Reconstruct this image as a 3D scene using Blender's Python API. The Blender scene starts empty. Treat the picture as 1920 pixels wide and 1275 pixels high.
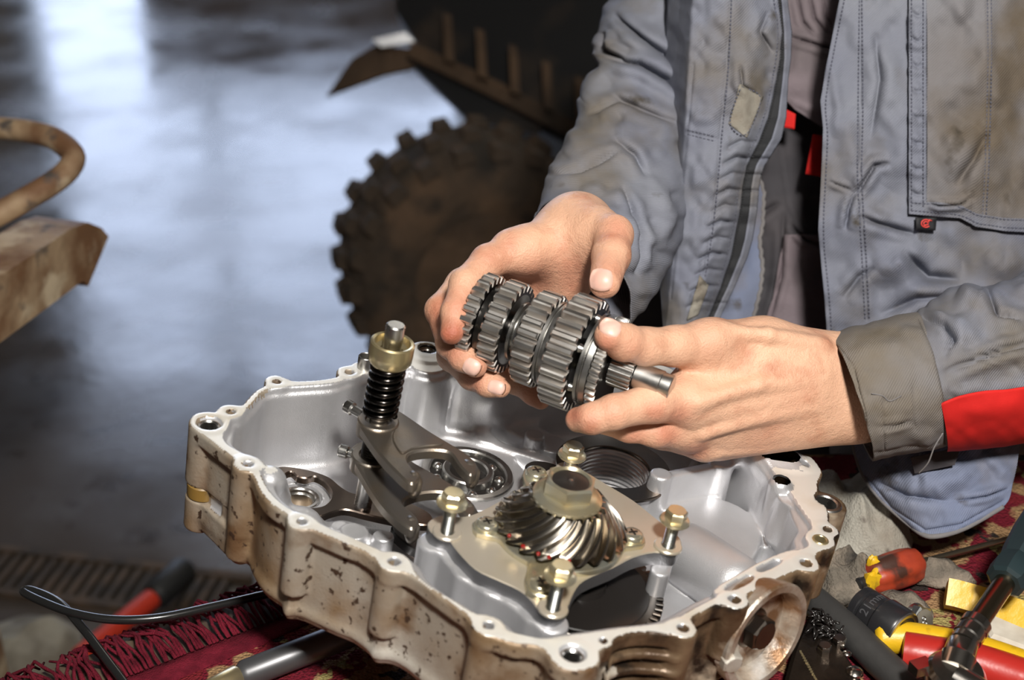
import bpy, bmesh, math, random
import numpy as np
from mathutils import Vector, Matrix, noise

random.seed(7)
rng = np.random.default_rng(7)
R = math.radians
scene = bpy.context.scene
COL = scene.collection

# ------------------------------------------------------------------ camera
FPX = 2667.0
CAMZ = 1.49
PITCH = 28.0
CAM = Vector((0, 0, CAMZ))
FWD = Vector((0, math.cos(R(PITCH)), -math.sin(R(PITCH))))
UPV = Vector((0, math.sin(R(PITCH)), math.cos(R(PITCH))))
RGT = Vector((1, 0, 0))
cam_data = bpy.data.cameras.new('camera')
cam = bpy.data.objects.new('camera', cam_data)
COL.objects.link(cam)
cam.location = CAM
cam.rotation_euler = (R(90 - PITCH), 0, 0)
cam_data.sensor_width = 36.0
cam_data.lens = FPX * 36.0 / 1920.0
cam_data.clip_start = 0.02
cam_data.dof.use_dof = True
cam_data.dof.focus_distance = 1.08
cam_data.dof.aperture_fstop = 5.0
scene.camera = cam

# ------------------------------------------------------------------ world, flash, exposure
world = bpy.data.worlds.new('world')
scene.world = world
world.use_nodes = True
bg = world.node_tree.nodes['Background']
bg.inputs[0].default_value = (0.60, 0.71, 0.95, 1)
bg.inputs[1].default_value = 5.6

def area_light(name, loc, target, energy, size, color=(1, 1, 1)):
    d = bpy.data.lights.new(name, 'AREA')
    d.shape = 'DISK'
    d.size = size
    d.energy = energy
    d.color = color
    o = bpy.data.objects.new(name, d)
    COL.objects.link(o)
    o.location = loc
    o.rotation_euler = (Vector(target) - Vector(loc)).to_track_quat('-Z', 'Y').to_euler()
    return o

# the photographer's flash head, held above the camera
area_light('camera_flash', (0.20, -0.14, 2.05), (0.12, 0.98, 0.92), 38.0, 0.16, (1.0, 0.96, 0.90))

vs = scene.view_settings
vs.view_transform = 'Standard'
vs.look = 'None'
vs.exposure = 0.0
vs.gamma = 1.0
vs.use_curve_mapping = False
try:
    scene.cycles.use_denoising = True
    scene.cycles.max_bounces = 6
    scene.cycles.sample_clamp_indirect = 4.0
except Exception:
    pass

# ------------------------------------------------------------------ pixel helpers
def ray(px, py):
    return (FWD + RGT * ((px - 960) / FPX) + UPV * (-(py - 637.5) / FPX))

def at_depth(px, py, d):
    """point seen at the pixel at view depth d (metres along the view axis)"""
    return CAM + ray(px, py) * d

def hit(px, py, p0, n):
    r = ray(px, py)
    t = (p0 - CAM).dot(n) / r.dot(n)
    return CAM + r * t

def on_z(px, py, z):
    return hit(px, py, Vector((0, 0, z)), Vector((0, 0, 1)))

def proj(p):
    d = Vector(p) - CAM
    k = d.dot(FWD)
    return 960 + FPX * d.dot(RGT) / k, 637.5 - FPX * d.dot(UPV) / k, k

# ------------------------------------------------------------------ the gearbox case's own frame (rim plane: w = 0)
ROLL = 9.3
EX = Vector((math.cos(R(ROLL)), 0, -math.sin(R(ROLL))))
EY = Vector((0, 1, 0))
EZ = EX.cross(EY)
P0 = CAM + ray(950, 930).normalized() * 1.0
def CF(u, v, w):
    return P0 + EX * u + EY * v + EZ * w
CM = Matrix(((EX.x, EY.x, EZ.x, P0.x), (EX.y, EY.y, EZ.y, P0.y), (EX.z, EY.z, EZ.z, P0.z), (0, 0, 0, 1)))
def cpx(px, py, w=0.0):
    """pixel -> (u, v) on the case plane at height w"""
    p = hit(px, py, P0 + EZ * w, EZ) - P0
    return p.dot(EX), p.dot(EY)
def cpoly(pts, w=0.0):
    return [cpx(x, y, w) for x, y in pts]

# ------------------------------------------------------------------ mesh helpers
class B:
    def __init__(self, M=None):
        self.v = []; self.f = []; self.mi = []; self.M = M
    def add(self, verts, faces, m=0):
        o = len(self.v)
        if self.M is not None:
            verts = [self.M @ Vector(p) for p in verts]
        self.v += [tuple(p) for p in verts]
        self.f += [tuple(i + o for i in f) for f in faces]
        self.mi += [m] * len(faces)
        return self
    def box(self, c, s, rot=None, m=0):
        c = Vector(c); h = Vector(s) / 2
        vs_ = [Vector((x * h.x, y * h.y, z * h.z)) for x in (-1, 1) for y in (-1, 1) for z in (-1, 1)]
        if rot is not None: vs_ = [rot @ p for p in vs_]
        return self.add([c + p for p in vs_], [(0, 1, 3, 2), (4, 6, 7, 5), (0, 4, 5, 1), (2, 3, 7, 6), (0, 2, 6, 4), (1, 5, 7, 3)], m)
    def lathe(self, o, axis, prof, n=32, m=0, caps=True, ref=None):
        """prof: list of (radius, height along the axis)"""
        o = Vector(o); a = Vector(axis).normalized()
        if ref is None: ref = Vector((0, 0, 1)) if abs(a.z) < .9 else Vector((1, 0, 0))
        x = (ref - a * ref.dot(a)).normalized(); y = a.cross(x)
        vs_ = []; fs = []
        for r, h in prof:
            for i in range(n):
                t = 2 * math.pi * i / n
                vs_.append(o + a * h + x * (r * math.cos(t)) + y * (r * math.sin(t)))
        for k in range(len(prof) - 1):
            for i in range(n):
                j = (i + 1) % n
                fs.append((k * n + i, k * n + j, (k + 1) * n + j, (k + 1) * n + i))
        if caps:
            fs.append(tuple(reversed(range(n))))
            fs.append(tuple(range((len(prof) - 1) * n, len(prof) * n)))
        return self.add(vs_, fs, m)
    def cyl(self, p0, p1, r0, r1=None, n=24, m=0, bev=0.0):
        p0 = Vector(p0); p1 = Vector(p1); r1 = r0 if r1 is None else r1
        L = (p1 - p0).length
        if bev > 0:
            prof = [(r0 - bev, 0), (r0, bev), (r1, L - bev), (r1 - bev, L)]
        else:
            prof = [(r0, 0), (r1, L)]
        return self.lathe(p0, p1 - p0, prof, n, m)
    def ring(self, o, axis, ro, ri, h0, h1, n=40, m=0, bev=0.0005):
        prof = [(ri, h0), (ro - bev, h0), (ro, h0 + bev), (ro, h1 - bev), (ro - bev, h1), (ri + bev, h1), (ri, h1 - bev), (ri, h0)]
        return self.lathe(o, axis, prof, n, m, caps=False)
    def tube(self, path, rad, n=12, m=0, caps=True, flat=1.0):
        path = [Vector(p) for p in path]
        if not hasattr(rad, '__len__'): rad = [rad] * len(path)
        vs_ = []; fs = []; prev = None
        for i, p in enumerate(path):
            t = (path[min(i + 1, len(path) - 1)] - path[max(i - 1, 0)]).normalized()
            if prev is None:
                ref = Vector((0, 0, 1)) if abs(t.z) < .9 else Vector((1, 0, 0))
                x = (ref - t * ref.dot(t)).normalized()
            else:
                x = (prev - t * prev.dot(t)).normalized()
            prev = x; y = t.cross(x)
            for k in range(n):
                a = 2 * math.pi * k / n
                vs_.append(p + x * (rad[i] * flat * math.cos(a)) + y * (rad[i] * math.sin(a)))
        for i in range(len(path) - 1):
            for k in range(n):
                j = (k + 1) % n
                fs.append((i * n + k, i * n + j, (i + 1) * n + j, (i + 1) * n + k))
        if caps:
            fs.append(tuple(reversed(range(n)))); fs.append(tuple(range((len(path) - 1) * n, len(path) * n)))
        return self.add(vs_, fs, m)
    def prism(self, poly, z0, z1, m=0, holes=(), M=None, bev=0.0):
        """2-D polygon (with holes) extruded between z0 and z1, triangulated caps"""
        from mathutils.geometry import tessellate_polygon
        loops = [list(poly)] + [list(h) for h in holes]
        def area(l): return sum(l[i][0] * l[(i + 1) % len(l)][1] - l[(i + 1) % len(l)][0] * l[i][1] for i in range(len(l)))
        if area(loops[0]) < 0: loops[0].reverse()
        for h in loops[1:]:
            if area(h) > 0: h.reverse()
        if bev > 0:
            ins = []
            for l in loops:
                q = []
                for i in range(len(l)):
                    a = Vector(l[i - 1]); b = Vector(l[i]); c = Vector(l[(i + 1) % len(l)])
                    d1 = (b - a).normalized(); d2 = (c - b).normalized()
                    nn = (Vector((-d1.y, d1.x)) + Vector((-d2.y, d2.x)))
                    if nn.length > 1e-6: nn.normalize()
                    q.append((b.x + nn.x * bev, b.y + nn.y * bev))
                ins.append(q)
            layers = [(loops, z0), (loops, z1 - bev), (ins, z1)]
        else:
            layers = [(loops, z0), (loops, z1)]
        vs_ = []; offs = []
        for ls, z in layers:
            offs.append(len(vs_))
            for l in ls: vs_ += [Vector((p[0], p[1], z)) for p in l]
        fs = []
        for k in range(len(layers) - 1):
            s = 0
            for l in loops:
                n = len(l)
                for i in range(n):
                    j = (i + 1) % n
                    fs.append((offs[k] + s + i, offs[k] + s + j, offs[k + 1] + s + j, offs[k + 1] + s + i))
                s += n
        for li, flip in ((0, True), (len(layers) - 1, False)):
            ls = layers[li][0]
            tr = tessellate_polygon([[Vector((p[0], p[1], 0)) for p in l] for l in ls])
            flat = [p for l in ls for p in l]
            for t in tr:
                a, b, c = (flat[i] for i in t)
                ar = (b[0] - a[0]) * (c[1] - a[1]) - (c[0] - a[0]) * (b[1] - a[1])
                if ar < 0: t = (t[0], t[2], t[1])
                t = tuple(offs[li] + i for i in t)
                fs.append(tuple(reversed(t)) if flip else t)
        if M is not None: vs_ = [M @ p for p in vs_]
        return self.add(vs_, fs, m)
    def hexhead(self, o, axis, r, h, flange=0.0, fh=0.0, m=0, dome=0.12):
        o = Vector(o); a = Vector(axis).normalized()
        if flange:
            self.lathe(o, a, [(flange * .96, 0), (flange, fh * .4), (flange * .93, fh), (r * .9, fh * 1.5)], 28, m)
        b0 = fh * 0.8 if flange else 0
        self.lathe(o, a, [(r, b0), (r, b0 + h * .86), (r * .86, b0 + h)], 6, m)
        self.lathe(o, a, [(r * .80, b0 + h * .9), (r * .80, b0 + h * (1 + dome * .2)), (r * .72, b0 + h * (1 + dome * .2))], 20, m)
        return self

def uvsmooth(me, ang):
    me.polygons.foreach_set('use_smooth', [True] * len(me.polygons))
    if ang < 180:
        me.set_sharp_from_angle(angle=R(ang))

def obj(name, b, mats, parent=None, ang=35, loc=None):
    """one mesh object out of a builder whose points are world points"""
    base = Vector((0, 0, 0))
    if parent is not None:
        q = parent
        while q is not None:
            base = base + q.location; q = q.parent
    elif loc is not None:
        base = Vector(loc)
    else:
        a = np.array(b.v); base = Vector((float(a[:, 0].mean()), float(a[:, 1].mean()), float(a[:, 2].min())))
    me = bpy.data.meshes.new(name)
    me.from_pydata([tuple(Vector(p) - base) for p in b.v], [], b.f)
    if not isinstance(mats, (list, tuple)): mats = [mats]
    for mt in mats: me.materials.append(mt)
    if len(mats) > 1: me.polygons.foreach_set('material_index', b.mi)
    bm_ = bmesh.new(); bm_.from_mesh(me); bmesh.ops.recalc_face_normals(bm_, faces=bm_.faces); bm_.to_mesh(me); bm_.free()
    uvsmooth(me, ang)
    me.update()
    o = bpy.data.objects.new(name, me)
    COL.objects.link(o)
    if parent is not None: o.parent = parent
    else: o.location = base
    return o

def tag(o, label, cat, group=None):
    o['label'] = label; o['category'] = cat
    if group: o['group'] = group
    return o
def thing(name, label, cat, loc, group=None):
    o = bpy.data.objects.new(name, None)
    o.empty_display_size = 0.05
    COL.objects.link(o); o.location = loc
    return tag(o, label, cat, group)
def struct(o):
    o['kind'] = 'structure'; return o

def smooth_closed(pts, per=6):
    """Catmull-Rom through a closed list of 2-D points"""
    n = len(pts); out = []
    for i in range(n):
        p = [np.array(pts[(i + k) % n], float) for k in (-1, 0, 1, 2)]
        for s in range(per):
            t = s / per
            out.append(tuple(0.5 * ((2 * p[1]) + (-p[0] + p[2]) * t + (2 * p[0] - 5 * p[1] + 4 * p[2] - p[3]) * t * t + (-p[0] + 3 * p[1] - 3 * p[2] + p[3]) * t ** 3)))
    return out
def smooth_open(pts, per=6):
    n = len(pts); out = []
    P = [np.array(p, float) for p in pts]
    for i in range(n - 1):
        p = [P[max(i - 1, 0)], P[i], P[i + 1], P[min(i + 2, n - 1)]]
        for s in range(per):
            t = s / per
            out.append(0.5 * ((2 * p[1]) + (-p[0] + p[2]) * t + (2 * p[0] - 5 * p[1] + 4 * p[2] - p[3]) * t * t + (-p[0] + 3 * p[1] - 3 * p[2] + p[3]) * t ** 3))
    out.append(P[-1])
    return [tuple(float(c) for c in q) for q in out]
def circle(c, r, n=24):
    return [(c[0] + r * math.cos(2 * math.pi * i / n), c[1] + r * math.sin(2 * math.pi * i / n)) for i in range(n)]

# ------------------------------------------------------------------ distance-field helpers (cast and organic shapes)
def smin(a, b, k):
    if k <= 0: return np.minimum(a, b)
    h = np.clip(0.5 + 0.5 * (b - a) / k, 0, 1)
    return b + (a - b) * h - k * h * (1 - h)
def smax(a, b, k): return -smin(-a, -b, k)

def poly_sdf(X, Y, pts):
    """signed distance of a 2-D grid to a polygon, negative inside"""
    d = np.full(X.shape, 1e9, np.float32); s = np.ones(X.shape, np.float32)
    n = len(pts)
    for i in range(n):
        ax, ay = pts[i]; bx, by = pts[i - 1]
        ex, ey = bx - ax, by - ay
        wx, wy = X - ax, Y - ay
        t = np.clip((wx * ex + wy * ey) / (ex * ex + ey * ey + 1e-12), 0, 1)
        dx, dy = wx - ex * t, wy - ey * t
        d = np.minimum(d, dx * dx + dy * dy)
        c1 = Y >= ay; c2 = Y < by; c3 = ex * wy > ey * wx
        fl = (c1 & c2 & c3) | (~c1 & ~c2 & ~c3)
        s = np.where(fl, -s, s)
    return (s * np.sqrt(d)).astype(np.float32)

def surface_nets(F, origin, h):
    """quad mesh of the zero level of a regular grid"""
    S = F < 0
    nx, ny, nz = F.shape
    cnt = np.zeros((nx - 1, ny - 1, nz - 1), np.uint8)
    for i in (0, 1):
        for j in (0, 1):
            for k in (0, 1):
                cnt += S[i:nx - 1 + i, j:ny - 1 + j, k:nz - 1 + k]
    act = (cnt > 0) & (cnt < 8)
    idx = np.argwhere(act)
    vid = np.full(act.shape, -1, np.int32)
    vid[act] = np.arange(len(idx), dtype=np.int32)
    acc = np.zeros((len(idx), 3)); num = np.zeros(len(idx))
    I, J, K = idx.T
    corners = [(i, j, k) for i in (0, 1) for j in (0, 1) for k in (0, 1)]
    val = {c: F[I + c[0], J + c[1], K + c[2]] for c in corners}
    for c in corners:
        for ax in range(3):
            if c[ax] == 0:
                d = list(c); d[ax] = 1; d = tuple(d)
                a, b = val[c], val[d]
                m = (a < 0) != (b < 0)
                t = np.where(m, a / np.where(m, a - b, 1), 0)
                for q in range(3):
                    acc[:, q] += np.where(m, c[q] + (t if q == ax else 0), 0)
                num += m
    V = (idx + acc / num[:, None]) * h + np.array(origin)
    faces = []
    for ax in range(3):
        o1, o2 = [(1, 2), (2, 0), (0, 1)][ax]
        sl0 = [slice(1, None)] * 3; sl1 = [slice(1, None)] * 3
        sl0[ax] = slice(0, F.shape[ax] - 1); sl1[ax] = slice(1, F.shape[ax])
        A = S[tuple(sl0)]; Bm = S[tuple(sl1)]
        for flag, flip in ((A & ~Bm, False), (~A & Bm, True)):
            e = np.argwhere(flag)
            if not len(e): continue
            e = e.copy()
            for q in range(3):
                if q != ax: e[:, q] += 1
            # edge from grid point e to e+ax ; keep the edges with four cells around them
            ok = np.ones(len(e), bool)
            for q in (o1, o2):
                ok &= (e[:, q] >= 1) & (e[:, q] <= act.shape[q] - 1)
            e = e[ok]
            def cell(d1, d2):
                c = e.copy(); c[:, o1] -= d1; c[:, o2] -= d2
                return vid[c[:, 0], c[:, 1], c[:, 2]]
            q4 = np.stack([cell(1, 1), cell(0, 1), cell(0, 0), cell(1, 0)], 1)
            if flip: q4 = q4[:, ::-1]
            faces.append(q4)
    Fq = np.concatenate(faces)
    Fq = Fq[(Fq >= 0).all(1)]
    return V, Fq

def np_mesh(name, V, Fq, mats, parent=None, mi=None, ang=180, loc=None):
    base = np.zeros(3)
    if parent is not None:
        q = parent
        while q is not None:
            base += np.array(q.location); q = q.parent
    elif loc is not None: base = np.array(loc, float)
    me = bpy.data.meshes.new(name)
    V = np.ascontiguousarray(V - base, np.float32)
    me.vertices.add(len(V)); me.vertices.foreach_set('co', V.ravel())
    k = Fq.shape[1]
    me.loops.add(Fq.size); me.loops.foreach_set('vertex_index', np.ascontiguousarray(Fq, np.int32).ravel())
    me.polygons.add(len(Fq))
    me.polygons.foreach_set('loop_start', np.arange(0, Fq.size, k, dtype=np.int32))
    try: me.polygons.foreach_set('loop_total', np.full(len(Fq), k, np.int32))
    except Exception: pass
    if not isinstance(mats, (list, tuple)): mats = [mats]
    for mt in mats: me.materials.append(mt)
    if mi is not None: me.polygons.foreach_set('material_index', np.ascontiguousarray(mi, np.int32))
    me.update(calc_edges=True); me.validate()
    uvsmooth(me, ang)
    o = bpy.data.objects.new(name, me); COL.objects.link(o)
    if parent is not None: o.parent = parent
    else: o.location = Vector(base)
    return o

# ------------------------------------------------------------------ materials
MATS = {}
def mat(name, color, rough=0.5, metal=0.0, **kw):
    """principled material; colour varied by noise, optional stains, bump and twill"""
    if name in MATS: return MATS[name]
    m = bpy.data.materials.new(name); m.use_nodes = True
    nt = m.node_tree; N = nt.nodes; L = nt.links
    p = N['Principled BSDF']
    p.inputs['Roughness'].default_value = rough
    p.inputs['Metallic'].default_value = metal
    if 'spec' in kw: p.inputs['Specular IOR Level'].default_value = kw['spec']
    if 'coat' in kw:
        p.inputs['Coat Weight'].default_value = kw['coat']; p.inputs['Coat Roughness'].default_value = kw.get('coat_rough', 0.08)
    if 'sss' in kw:
        p.inputs['Subsurface Weight'].default_value = kw['sss']
        p.inputs['Subsurface Radius'].default_value = (0.006, 0.0022, 0.0012)
        p.inputs['Subsurface Scale'].default_value = 1.0
    tc = N.new('ShaderNodeTexCoord')
    def noise_fac(scale, lo, hi, detail=5, seed=0.0, stretch=None, distort=0.0):
        src = tc.outputs['Object']
        mp = N.new('ShaderNodeMapping'); L.new(src, mp.inputs[0])
        mp.inputs['Location'].default_value = (seed, seed * 1.7, seed * 0.6)
        if stretch: mp.inputs['Scale'].default_value = stretch
        t = N.new('ShaderNodeTexNoise'); t.inputs['Scale'].default_value = scale; t.inputs['Detail'].default_value = detail
        t.inputs['Distortion'].default_value = distort
        L.new(mp.outputs[0], t.inputs['Vector'])
        r = N.new('ShaderNodeMapRange'); r.inputs[1].default_value = lo; r.inputs[2].default_value = hi
        L.new(t.outputs['Fac'], r.inputs[0])
        return r.outputs[0]
    def mix(fac, a, b):
        x = N.new('ShaderNodeMix'); x.data_type = 'RGBA'
        L.new(fac, x.inputs[0]) if not isinstance(fac, float) else None
        for s, val in ((6, a), (7, b)):
            if isinstance(val, tuple): x.inputs[s].default_value = (*val, 1)
            else: L.new(val, x.inputs[s])
        return x.outputs[2]
    col = tuple(color)
    out = col
    if 'var' in kw:      # second colour, scale, lo, hi
        for k, (c2, sc, lo, hi) in enumerate(kw['var'] if isinstance(kw['var'], list) else [kw['var']]):
            out = mix(noise_fac(sc, lo, hi, seed=3.1 * k + kw.get('seed', 0), stretch=kw.get('stretch')), out, tuple(c2))
    if 'attr' in kw:     # colour attribute laid over it: (attribute, colour)
        for an, c2 in kw['attr']:
            at = N.new('ShaderNodeAttribute'); at.attribute_name = an
            out = mix(at.outputs['Fac'], out, tuple(c2))
    if isinstance(out, tuple): p.inputs['Base Color'].default_value = (*out, 1)
    else: L.new(out, p.inputs['Base Color'])
    if 'rvar' in kw:
        sc, lo, hi, r0, r1 = kw['rvar']
        f = noise_fac(sc, lo, hi, seed=11)
        r = N.new('ShaderNodeMapRange'); r.inputs[3].default_value = r0; r.inputs[4].default_value = r1
        L.new(f, r.inputs[0]); L.new(r.outputs[0], p.inputs['Roughness'])
    hs = []
    if 'bump' in kw:     # list of (scale, strength, distance, stretch)
        last = None
        for (sc, st, dist, *sx) in kw['bump']:
            f = noise_fac(sc, 0.2, 0.8, detail=3, seed=5, stretch=sx[0] if sx else None)
            bn = N.new('ShaderNodeBump'); bn.inputs['Strength'].default_value = st; bn.inputs['Distance'].default_value = dist
            L.new(f, bn.inputs['Height'])
            if last is not None: L.new(last, bn.inputs['Normal'])
            last = bn.outputs[0]
        hs.append(last)
    if 'twill' in kw:    # (lines per metre, strength)
        sc, st = kw['twill']
        uvn = tc.outputs['UV'] if kw.get('twill_uv', True) else tc.outputs['Object']
        w = N.new('ShaderNodeTexWave'); w.wave_type = 'BANDS'; w.bands_direction = 'DIAGONAL'
        w.inputs['Scale'].default_value = sc; w.inputs['Distortion'].default_value = 0.6; w.inputs['Detail'].default_value = 1
        L.new(uvn, w.inputs['Vector'])
        bn = N.new('ShaderNodeBump'); bn.inputs['Strength'].default_value = st; bn.inputs['Distance'].default_value = 0.0004
        L.new(w.outputs['Fac'], bn.inputs['Height'])
        if hs: L.new(hs[-1], bn.inputs['Normal'])
        hs.append(bn.outputs[0])
    if hs: L.new(hs[-1], p.inputs['Normal'])
    if 'emit' in kw:
        p.inputs['Emission Color'].default_value = (*kw['emit'][0], 1); p.inputs['Emission Strength'].default_value = kw['emit'][1]
    MATS[name] = m
    return m

steel = mat('steel', (0.52, 0.51, 0.49), 0.32, 1.0, rvar=(60, .3, .7, .24, .4))
bright_steel = mat('bright_steel', (0.66, 0.65, 0.63), 0.26, 1.0, rvar=(80, .3, .7, .2, .32))
dark_steel = mat('dark_steel', (0.13, 0.12, 0.11), 0.32, 1.0, var=((0.22, 0.17, 0.13), 25, .45, .7))
fork_steel = mat('fork_steel', (0.25, 0.222, 0.19), 0.36, 0.88, var=((0.31, 0.24, 0.17), 30, .5, .75), bump=[(900, .15, .0004)])
oily_black = mat('oily_black', (0.014, 0.012, 0.011), 0.3, 0.0, coat=0.2)
zinc_yellow = mat('zinc_yellow', (0.70, 0.60, 0.38), 0.24, 0.85, var=((0.60, 0.62, 0.55), 40, .4, .7))
zinc = mat('zinc', (0.62, 0.64, 0.62), 0.25, 1.0)
brass = mat('brass', (0.60, 0.50, 0.28), 0.3, 0.85, var=((0.50, 0.44, 0.30), 60, .45, .7))
cast_in = mat('cast_clean', (0.66, 0.66, 0.68), 0.4, 0.68, var=((0.53, 0.53, 0.545), 14, .4, .7), bump=[(1100, .28, .0004)])
cast_out = mat('cast_dirty', (0.345, 0.305, 0.25), 0.5, 0.25,
               var=[((0.235, 0.155, 0.085), 11, .40, .60), ((0.46, 0.43, 0.38), 7, .56, .70), ((0.15, 0.085, 0.042), 22, .54, .68), ((0.055, 0.032, 0.02), 150, .60, .66)],
               bump=[(500, .3, .0005), (60, .15, .002)])
cast_oily = mat('cast_oily', (0.20, 0.135, 0.08), 0.38, 0.3,
                var=[((0.07, 0.040, 0.022), 16, .40, .58), ((0.38, 0.31, 0.23), 19, .56, .66), ((0.02, 0.014, 0.010), 30, .55, .66)], bump=[(300, .4, .0008)])
machined = mat('machined_face', (0.86, 0.84, 0.79), 0.38, 0.5, var=((0.74, 0.68, 0.58), 25, .5, .75), bump=[(700, .08, .0003)])
# ================================================================== the workshop
concrete = mat('wet_concrete', (0.075, 0.062, 0.055), 0.3, 0.0, spec=.7,
               var=[((0.05, 0.035, 0.025), 1.6, .42, .60), ((0.095, 0.085, 0.08), 5, .5, .7), ((0.03, 0.018, 0.01), 9, .58, .68)],
               rvar=(3.0, .35, .68, .12, .30), bump=[(9, .09, .004), (45, .08, .0015)])
plaster = mat('workshop_plaster', (0.50, 0.47, 0.42), 0.85, var=((0.36, 0.32, 0.27), 2, .4, .7))
RX0, RX1, RY0, RY1, RZ = -5.0, 5.0, -3.5, 8.6, 4.0
def slabobj(name, lo, hi, m):
    c = (Vector(lo) + Vector(hi)) / 2; b = B().box(c, Vector(hi) - Vector(lo)); return struct(obj(name, b, m))
slabobj('floor', (RX0 - .2, RY0 - .2, -.12), (RX1 + .2, RY1 + .2, 0), concrete)
slabobj('ceiling', (RX0 - .2, RY0 - .2, RZ), (RX1 + .2, RY1 + .2, RZ + .15), plaster)
slabobj('wall_left', (RX0 - .2, RY0, 0), (RX0, RY1, RZ), plaster)
slabobj('wall_right', (RX1, RY0, 0), (RX1 + .2, RY1, RZ), plaster)
slabobj('wall_front', (RX0 - .2, RY0 - .2, 0), (RX1 + .2, RY0, RZ), plaster)
DX0, DX1, DZ = -3.05, -0.25, 3.75
b = B()
for lo, hi in (((RX0, RY1, 0), (DX0, RY1 + .2, RZ)), ((DX1, RY1, 0), (RX1, RY1 + .2, RZ)), ((DX0, RY1, DZ), (DX1, RY1 + .2, RZ))):
    b.box((Vector(lo) + Vector(hi)) / 2, Vector(hi) - Vector(lo))
struct(obj('wall_back', b, plaster, loc=(0, RY1, 0)))
# open gate of the workshop: frame only, daylight comes through
b = B()
for lo, hi in (((DX0, RY1 - .03, 0), (DX0 + .1, RY1 + .22, DZ)), ((DX1 - .1, RY1 - .03, 0), (DX1, RY1 + .22, DZ)), ((DX0, RY1 - .03, DZ - .1), (DX1, RY1 + .22, DZ)), ((-1.95, RY1 + .06, 0), (-1.88, RY1 + .14, DZ))):
    b.box((Vector(lo) + Vector(hi)) / 2, Vector(hi) - Vector(lo))
struct(obj('door_1', b, mat('gate_paint', (0.10, 0.13, 0.12), .5), loc=(DX0, RY1, 0)))
slabobj('ground', (-14, RY1 + .2, -.14), (14, 40, -.02), mat('yard', (0.25, 0.23, 0.20), .9, var=((0.16, 0.14, 0.11), 1.2, .4, .6)))
# lamp panels added out of view, to brighten the metal and its reflections
lamp_glow = mat('added_lamp_diffuser', (1, 1, 1), .5, emit=((1.0, 0.95, 0.86), 5.5))
lamp_white = mat('added_lamp_housing', (0.7, 0.7, 0.68), .5)
for i, (x, y, lb) in enumerate(((-0.8, 5.9, 'added unseen lamp panel for metal reflections, over the blocker crate'), (1.1, 5.9, 'added unseen lamp panel for metal reflections, over the quad bike'), (3.0, 5.9, 'added unseen lamp panel for metal reflections, beside the plain wall'), (0.2, -0.9, 'added unseen lamp panel brightening the gears, over the bench'))):
    t = thing('added_lamp', lb, 'lamp', (x, y, RZ - .12), 'added ceiling lamp panels')
    obj('housing', B().box((x, y, RZ - .04), (.9, 1.3, .08)), lamp_white, t)
    obj('diffuser', B().box((x, y, RZ - .085), (.84, 1.24, .01)), lamp_glow, t)
# unseen crate, added to block gate daylight and darken the floor's reflection
blocker_wood = mat('blocker_wood', (0.09, 0.05, 0.028), .8, var=((0.05, 0.03, 0.02), 6, .4, .65))
cr = thing('blocker_crate', 'unseen brown plank crate added in the gate to block daylight', 'crate', (-1.05, 7.6, 0))
for k in range(5):
    obj('plank', B().box((-1.05, 7.25, .09 + .165 * k), (1.7, .03, .155)), blocker_wood, cr); obj('plank', B().box((-1.05, 7.95, .09 + .165 * k), (1.7, .03, .155)), blocker_wood, cr)
    for s in (-1, 1): obj('plank', B().box((-1.05 + s * .84, 7.6, .09 + .165 * k), (.03, .66, .155)), blocker_wood, cr)
obj('lid', B().box((-1.05, 7.6, .85), (1.74, .76, .03)), blocker_wood, cr)

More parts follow.
